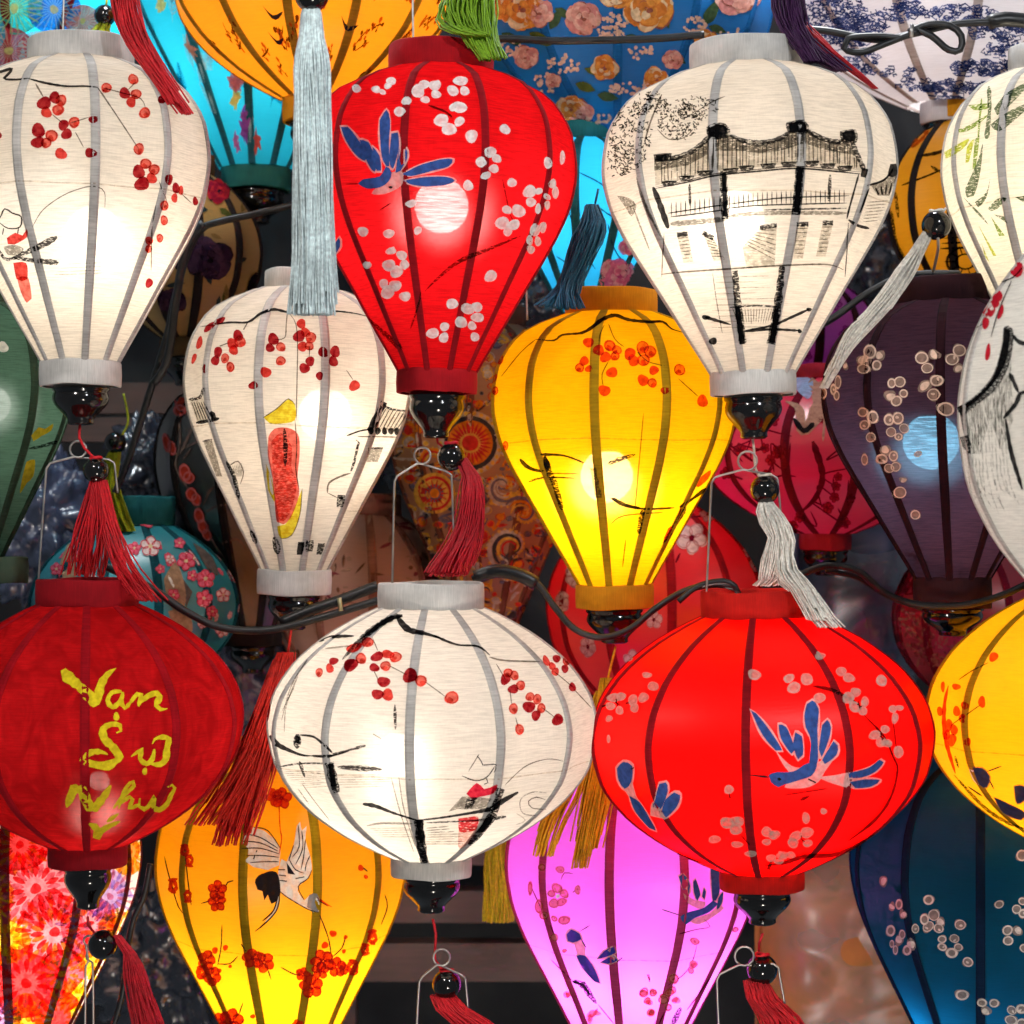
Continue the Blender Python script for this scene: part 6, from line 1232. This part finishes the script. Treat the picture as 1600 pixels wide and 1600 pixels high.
bail('bent wire hanger with coil below the white globe', (650, 1625), (656, 1524), (690, 1496), (726, 1524), (732, 1585), -0.03)
bail('bent wire hanger with coil below the bright red globe', (1124, 1625), (1120, 1521), (1163, 1494), (1216, 1508), (1226, 1568), -0.03, 15)
bail('bent wire hanger standing below the dark red globe', (133, 1625), (134, 1500), (139, 1470), (143, 1500), (146, 1610), 0.02, 8)
CG = 'black power cables'
wire('power_cable', [(700, 75), (780, 61), (860, 64), (940, 63), (1030, 60), (1100, 54)], .0042, CABLE, None, .13, 'straight black cable between the red and the bridge lantern', 'cable', CG)
wire('power_cable', [(1225, 44), (1290, 48), (1370, 62), (1430, 52), (1490, 38), (1560, 34), (1640, 28)], .0040, CABLE, None, .10, 'black cable tied across the pale toile lantern', 'cable', CG)
wire('power_cable', [(1435, 48, .09), (1390, 66, .09), (1345, 82, .09), (1318, 76, .09), (1325, 60, .09), (1370, 56, .09), (1410, 60, .09)], .0035, CABLE, None, .09, 'small bent cable loop hanging by the violet tassel', 'cable', CG)
wire('power_cable', [(1425, 44, .09), (1455, 56, .09), (1482, 78, .085), (1500, 78, .085), (1502, 56, .085), (1484, 40, .09), (1450, 38, .09), (1420, 50, .09)], .0038, CABLE, None, .09, 'rounded cable loop in front of the pale toile lantern', 'cable', CG)
wire('power_cable', [(1545, 36), (1570, 30), (1640, 38)], .008, CABLE, None, .10, 'thick taped cable end at the top edge', 'cable', CG)
wire('cable_tie', [(1425, 38, .085), (1424, 58, .085)], .0022, WIRE, None, .085, 'short metal tie round the cable loop', 'cable tie')
wire('power_cable', [(165, 885), (235, 918), (290, 955), (345, 980), (420, 984), (500, 965), (590, 938)], .0042, CABLE, None, .06, 'black cable sagging behind the dark red globe', 'cable', CG)
wire('power_cable', [(440, 972), (480, 955), (530, 938), (590, 915)], .0058, CABLE, None, .07, 'thick doubled cable running into the white globe top', 'cable', CG)
wire('cable_tie', [(530, 934, .05), (533, 955, .05)], .0025, solid('brass_tie', (.45, .40, .22), .4, .6), None, .05, 'pale tie round the doubled cable', 'cable tie')
wire('power_cable', [(738, 905), (770, 893), (810, 897), (840, 912), (868, 950), (900, 984), (942, 996), (985, 982), (1025, 950), (1068, 924), (1110, 914), (1150, 918)], .0036, CABLE, None, .05, 'black cable sagging below the yellow lantern to the red globe', 'cable', CG)
wire('power_cable', [(742, 902), (775, 892), (812, 898), (838, 912)], .0075, CABLE, None, .05, 'thick taped cable piece right of the white globe top', 'cable', CG)
wire('power_cable', [(1060, 940), (1090, 916), (1130, 908), (1148, 916), (1155, 930)], .0032, CABLE, None, .0, 'bent cable over the rim of the bright red globe', 'cable', CG)
wire('power_cable', [(1235, 905), (1290, 884), (1340, 892), (1380, 925), (1430, 944), (1500, 946), (1560, 932), (1620, 905)], .0040, CABLE, None, .09, 'black cable sagging below the plum lantern', 'cable', CG)
wire('power_cable', [(1290, 892), (1340, 902), (1385, 930), (1440, 950)], .0030, CABLE, None, .10, 'thin cable doubling the one below the plum lantern', 'cable', CG)
wire('power_cable', [(460, 320), (400, 334), (345, 346), (315, 358), (292, 400), (272, 470), (262, 520), (235, 610), (200, 720), (180, 770)], .0042, CABLE, None, .28, 'long black cable dangling right of the corner white lantern', 'cable', CG)
wire('power_cable', [(318, 348), (300, 372), (288, 400), (275, 470), (262, 560), (240, 600)], .0050, CABLE, None, .26, 'twin cable beside the dangling one', 'cable', CG)
wire('power_cable', [(1240, 530), (1300, 498), (1360, 455), (1420, 430), (1500, 428)], .0040, CABLE, None, .12, 'cable slanting up to the plum lantern top', 'cable', CG)
wire('power_cable', [(235, 1350), (225, 1400), (205, 1450), (190, 1560), (170, 1620)], .0034, CABLE, None, .14, 'thin cable beside the chrysanthemum lantern', 'cable', CG)
for x, y, dy in ((400, 340, .5), (1470, 170, .38)): pass

# ------------------------------------------------------------------ what stands behind
def struct(name, v, f, m):
    o = link(name, new_mesh(name, v, f, m, smooth=False)); o['kind'] = 'structure'; return o
def box_geo(a, b):
    x0, y0, z0 = a; x1, y1, z1 = b
    v = [(x0, y0, z0), (x1, y0, z0), (x1, y1, z0), (x0, y1, z0), (x0, y0, z1), (x1, y0, z1), (x1, y1, z1), (x0, y1, z1)]
    return v, [(0, 3, 2, 1), (4, 5, 6, 7), (0, 1, 5, 4), (1, 2, 6, 5), (2, 3, 7, 6), (3, 0, 4, 7)]
WALL = solid('dark_board', (0.014, 0.013, 0.016), 0.7, var=.3, scale=(8, 8, 8))
WOOD = solid('brown_shelf_wood', (0.13, 0.072, 0.060), 0.55, var=.22, scale=(6, 90, 90))
v, f = box_geo((-1.3, 1.25, -1.2), (1.3, 1.30, 1.2)); struct('wall', v, f, WALL)
sh = empty('shelf_rack', Matrix.Translation((0, .98, -.9))); tag(sh, 'dark brown wooden shelf rack behind the lanterns', 'shelf')
for y0, y1, x0, x1 in ((598, 646, 60, 420), (652, 690, 60, 420), (1392, 1442, 480, 960), (1474, 1534, 480, 960), (1330, 1352, 480, 1000)):
    a = P(x0, y1, .86); b = P(x1, y0, .86); v, f = box_geo((a.x, .86, a.z), (b.x, .90, b.z)); wmesh('plank', v, f, WOOD, sh, smooth=False)
for x in (535, 930):
    a = P(x-22, 1700, .92); b = P(x+22, 1250, .92); v, f = box_geo((a.x, .905, a.z), (b.x, .96, b.z)); wmesh('post', v, f, WOOD, sh, smooth=False)
from mathutils import noise as mn
PLAST = solid('smoky_plastic_film', (0.030, 0.034, 0.052), 0.24, 0, 0.7, .25, var=.2)
PLAST2 = solid('bluish_plastic_film', (0.07, 0.085, 0.15), 0.24, 0, 0.7, .25, var=.2)
def bag(label, cx, cy_, rx, ry, dy, mat, seed, amp=.34, fr=7.0):
    u = S*(DIST+dy)/DIST; c = P(cx, cy_, dy); V = []; F = []; nu, nv = 96, 64; off = Vector((seed*3.1, seed*1.7, seed))
    for i in range(nv+1):
        ph = math.pi*i/nv
        for j in range(nu):
            th = 2*math.pi*j/nu; d = Vector((math.sin(ph)*math.sin(th), -math.sin(ph)*math.cos(th)*.6, math.cos(ph)))
            q = d*fr*.35 + off; r = 1 + amp*(abs(mn.noise(q*1.0))*1.6 - .35) + amp*.5*(abs(mn.noise(q*2.7))*1.6 - .3) + amp*.30*(abs(mn.noise(q*6))*1.5 - .3) + amp*.12*abs(mn.noise(q*13))
            V.append((d.x*rx*u*r, d.y*(rx+ry)/2*u*r, d.z*ry*u*r))
    for i in range(nv):
        for j in range(nu):
            j2 = (j+1) % nu; F.append((i*nu+j, (i+1)*nu+j, (i+1)*nu+j2, i*nu+j2))
    o = link('plastic_bag', new_mesh('plastic_bag', V, F, mat)); o.location = c; tag(o, label, 'plastic bag', 'crumpled plastic bags in the dark behind')
bag('crumpled clear bag between dark red and white globe', 392, 1040, 70, 110, .66, PLAST2, 1)
bag('crumpled smoky bag beside the red tassel', 235, 730, 62, 75, .70, PLAST, 2)
bag('shiny crumpled bag left of the teal globe', 70, 830, 80, 120, .72, PLAST2, 3)
bag('dark crumpled bag under the dark red globe', 270, 1510, 120, 140, .78, PLAST, 4)
bag('bluish crumpled bag above the teal globe', 318, 545, 50, 60, .80, PLAST2, 5)
bag('dark crumpled bag right of the red teardrop', 860, 470, 70, 90, .85, PLAST, 6)
bag('dark crumpled bag between bridge and plum lantern', 1350, 400, 110, 120, .85, PLAST, 7)
bag('crumpled bag above the blue lantern', 1520, 1250, 110, 80, .62, PLAST, 8)
bag('smoky bag between the crane lantern and the wall', 600, 620, 90, 120, .9, PLAST, 9)
# paper bundles wrapped in film
def bundle(label, x0, y0, x1, y1, dy, depth, col, film, seed, name='wrapped_bundle'):
    root = empty(name, Matrix.Translation(P((x0+x1)/2, y1, dy))); tag(root, label, 'wrapped bundle')
    a = P(x0, y1, dy); b = P(x1, y0, dy); nu, nv = 46, 46
    for lay, (mat, ex, fr, am, nm) in enumerate(((col, 0.0, 5.0, .030, 'paper'), (film, .014, 4.2, .030, 'plastic_film'))):
        V = []; F = []
        for i in range(nv+1):
            for j in range(nu+1):
                s, t = j/nu, i/nv; bow = (1 - (2*s-1)**4)*(1 - (2*t-1)**6)
                x = a.x + (b.x-a.x)*s; z = a.z + (b.z-a.z)*t; q = Vector((x*fr, z*fr, seed + lay*5))
                d = am*(abs(mn.noise(q))*2 + .6*abs(mn.noise(q*2.6))) + .0012*mn.noise(q*9)
                V.append(Vector((x, dy + depth*(1-bow) - ex - d, z)))
        for i in range(nv):
            for j in range(nu): q = i*(nu+1)+j; F.append((q, q+1, q+nu+2, q+nu+1))
        if lay == 0:   # closed back
            n0 = len(V); V += [Vector((p.x, dy + depth + .05, p.z)) for p in (V[0], V[nu], V[nv*(nu+1)+nu], V[nv*(nu+1)])]; F.append((n0+3, n0+2, n0+1, n0))
        wmesh(nm, V, F, mat, root)
def film_mat(name, amt, tint):
    m, nt, out = nodes(name); gl = N(nt, 'ShaderNodeBsdfGlossy'); gl.inputs['Roughness'].default_value = .38; gl.inputs[0].default_value = (.9, .92, 1, 1)
    df = N(nt, 'ShaderNodeBsdfDiffuse'); df.inputs[0].default_value = c4(tint); tp = N(nt, 'ShaderNodeBsdfTransparent'); m1 = N(nt, 'ShaderNodeMixShader'); m2 = N(nt, 'ShaderNodeMixShader')
    n = N(nt, 'ShaderNodeTexNoise'); n.inputs['Scale'].default_value = 7.0; nt.links.new(coords(nt, (1, 1, 1)).outputs[0], n.inputs['Vector'])
    m1.inputs[0].default_value = .35; nt.links.new(df.outputs[0], m1.inputs[1]); nt.links.new(gl.outputs[0], m1.inputs[2])
    nt.links.new(ramp(nt, n.outputs[0], .38, .62, amt*.35, min(.95, amt*1.7)), m2.inputs[0]); nt.links.new(tp.outputs[0], m2.inputs[1]); nt.links.new(m1.outputs[0], m2.inputs[2]); nt.links.new(m2.outputs[0], out.inputs[0]); return m
bundle('brown paper bundle in clear film below the bright red globe', 1195, 1340, 1520, 1680, .58, .06, solid('brown_paper', (0.72, 0.28, 0.06), .6, var=.3, scale=(9, 9, 9)), film_mat('clear_film', .22, (.62, .52, .52)), 2.0)
bundle('blue grey bundle in film right of the pink brocade globe', 1255, 800, 1440, 1090, .74, .06, solid('slate_paper', (0.12, 0.15, 0.28), .5, var=.4, scale=(7, 7, 7)), film_mat('grey_film', .35, (.16, .17, .22)), 5.0)
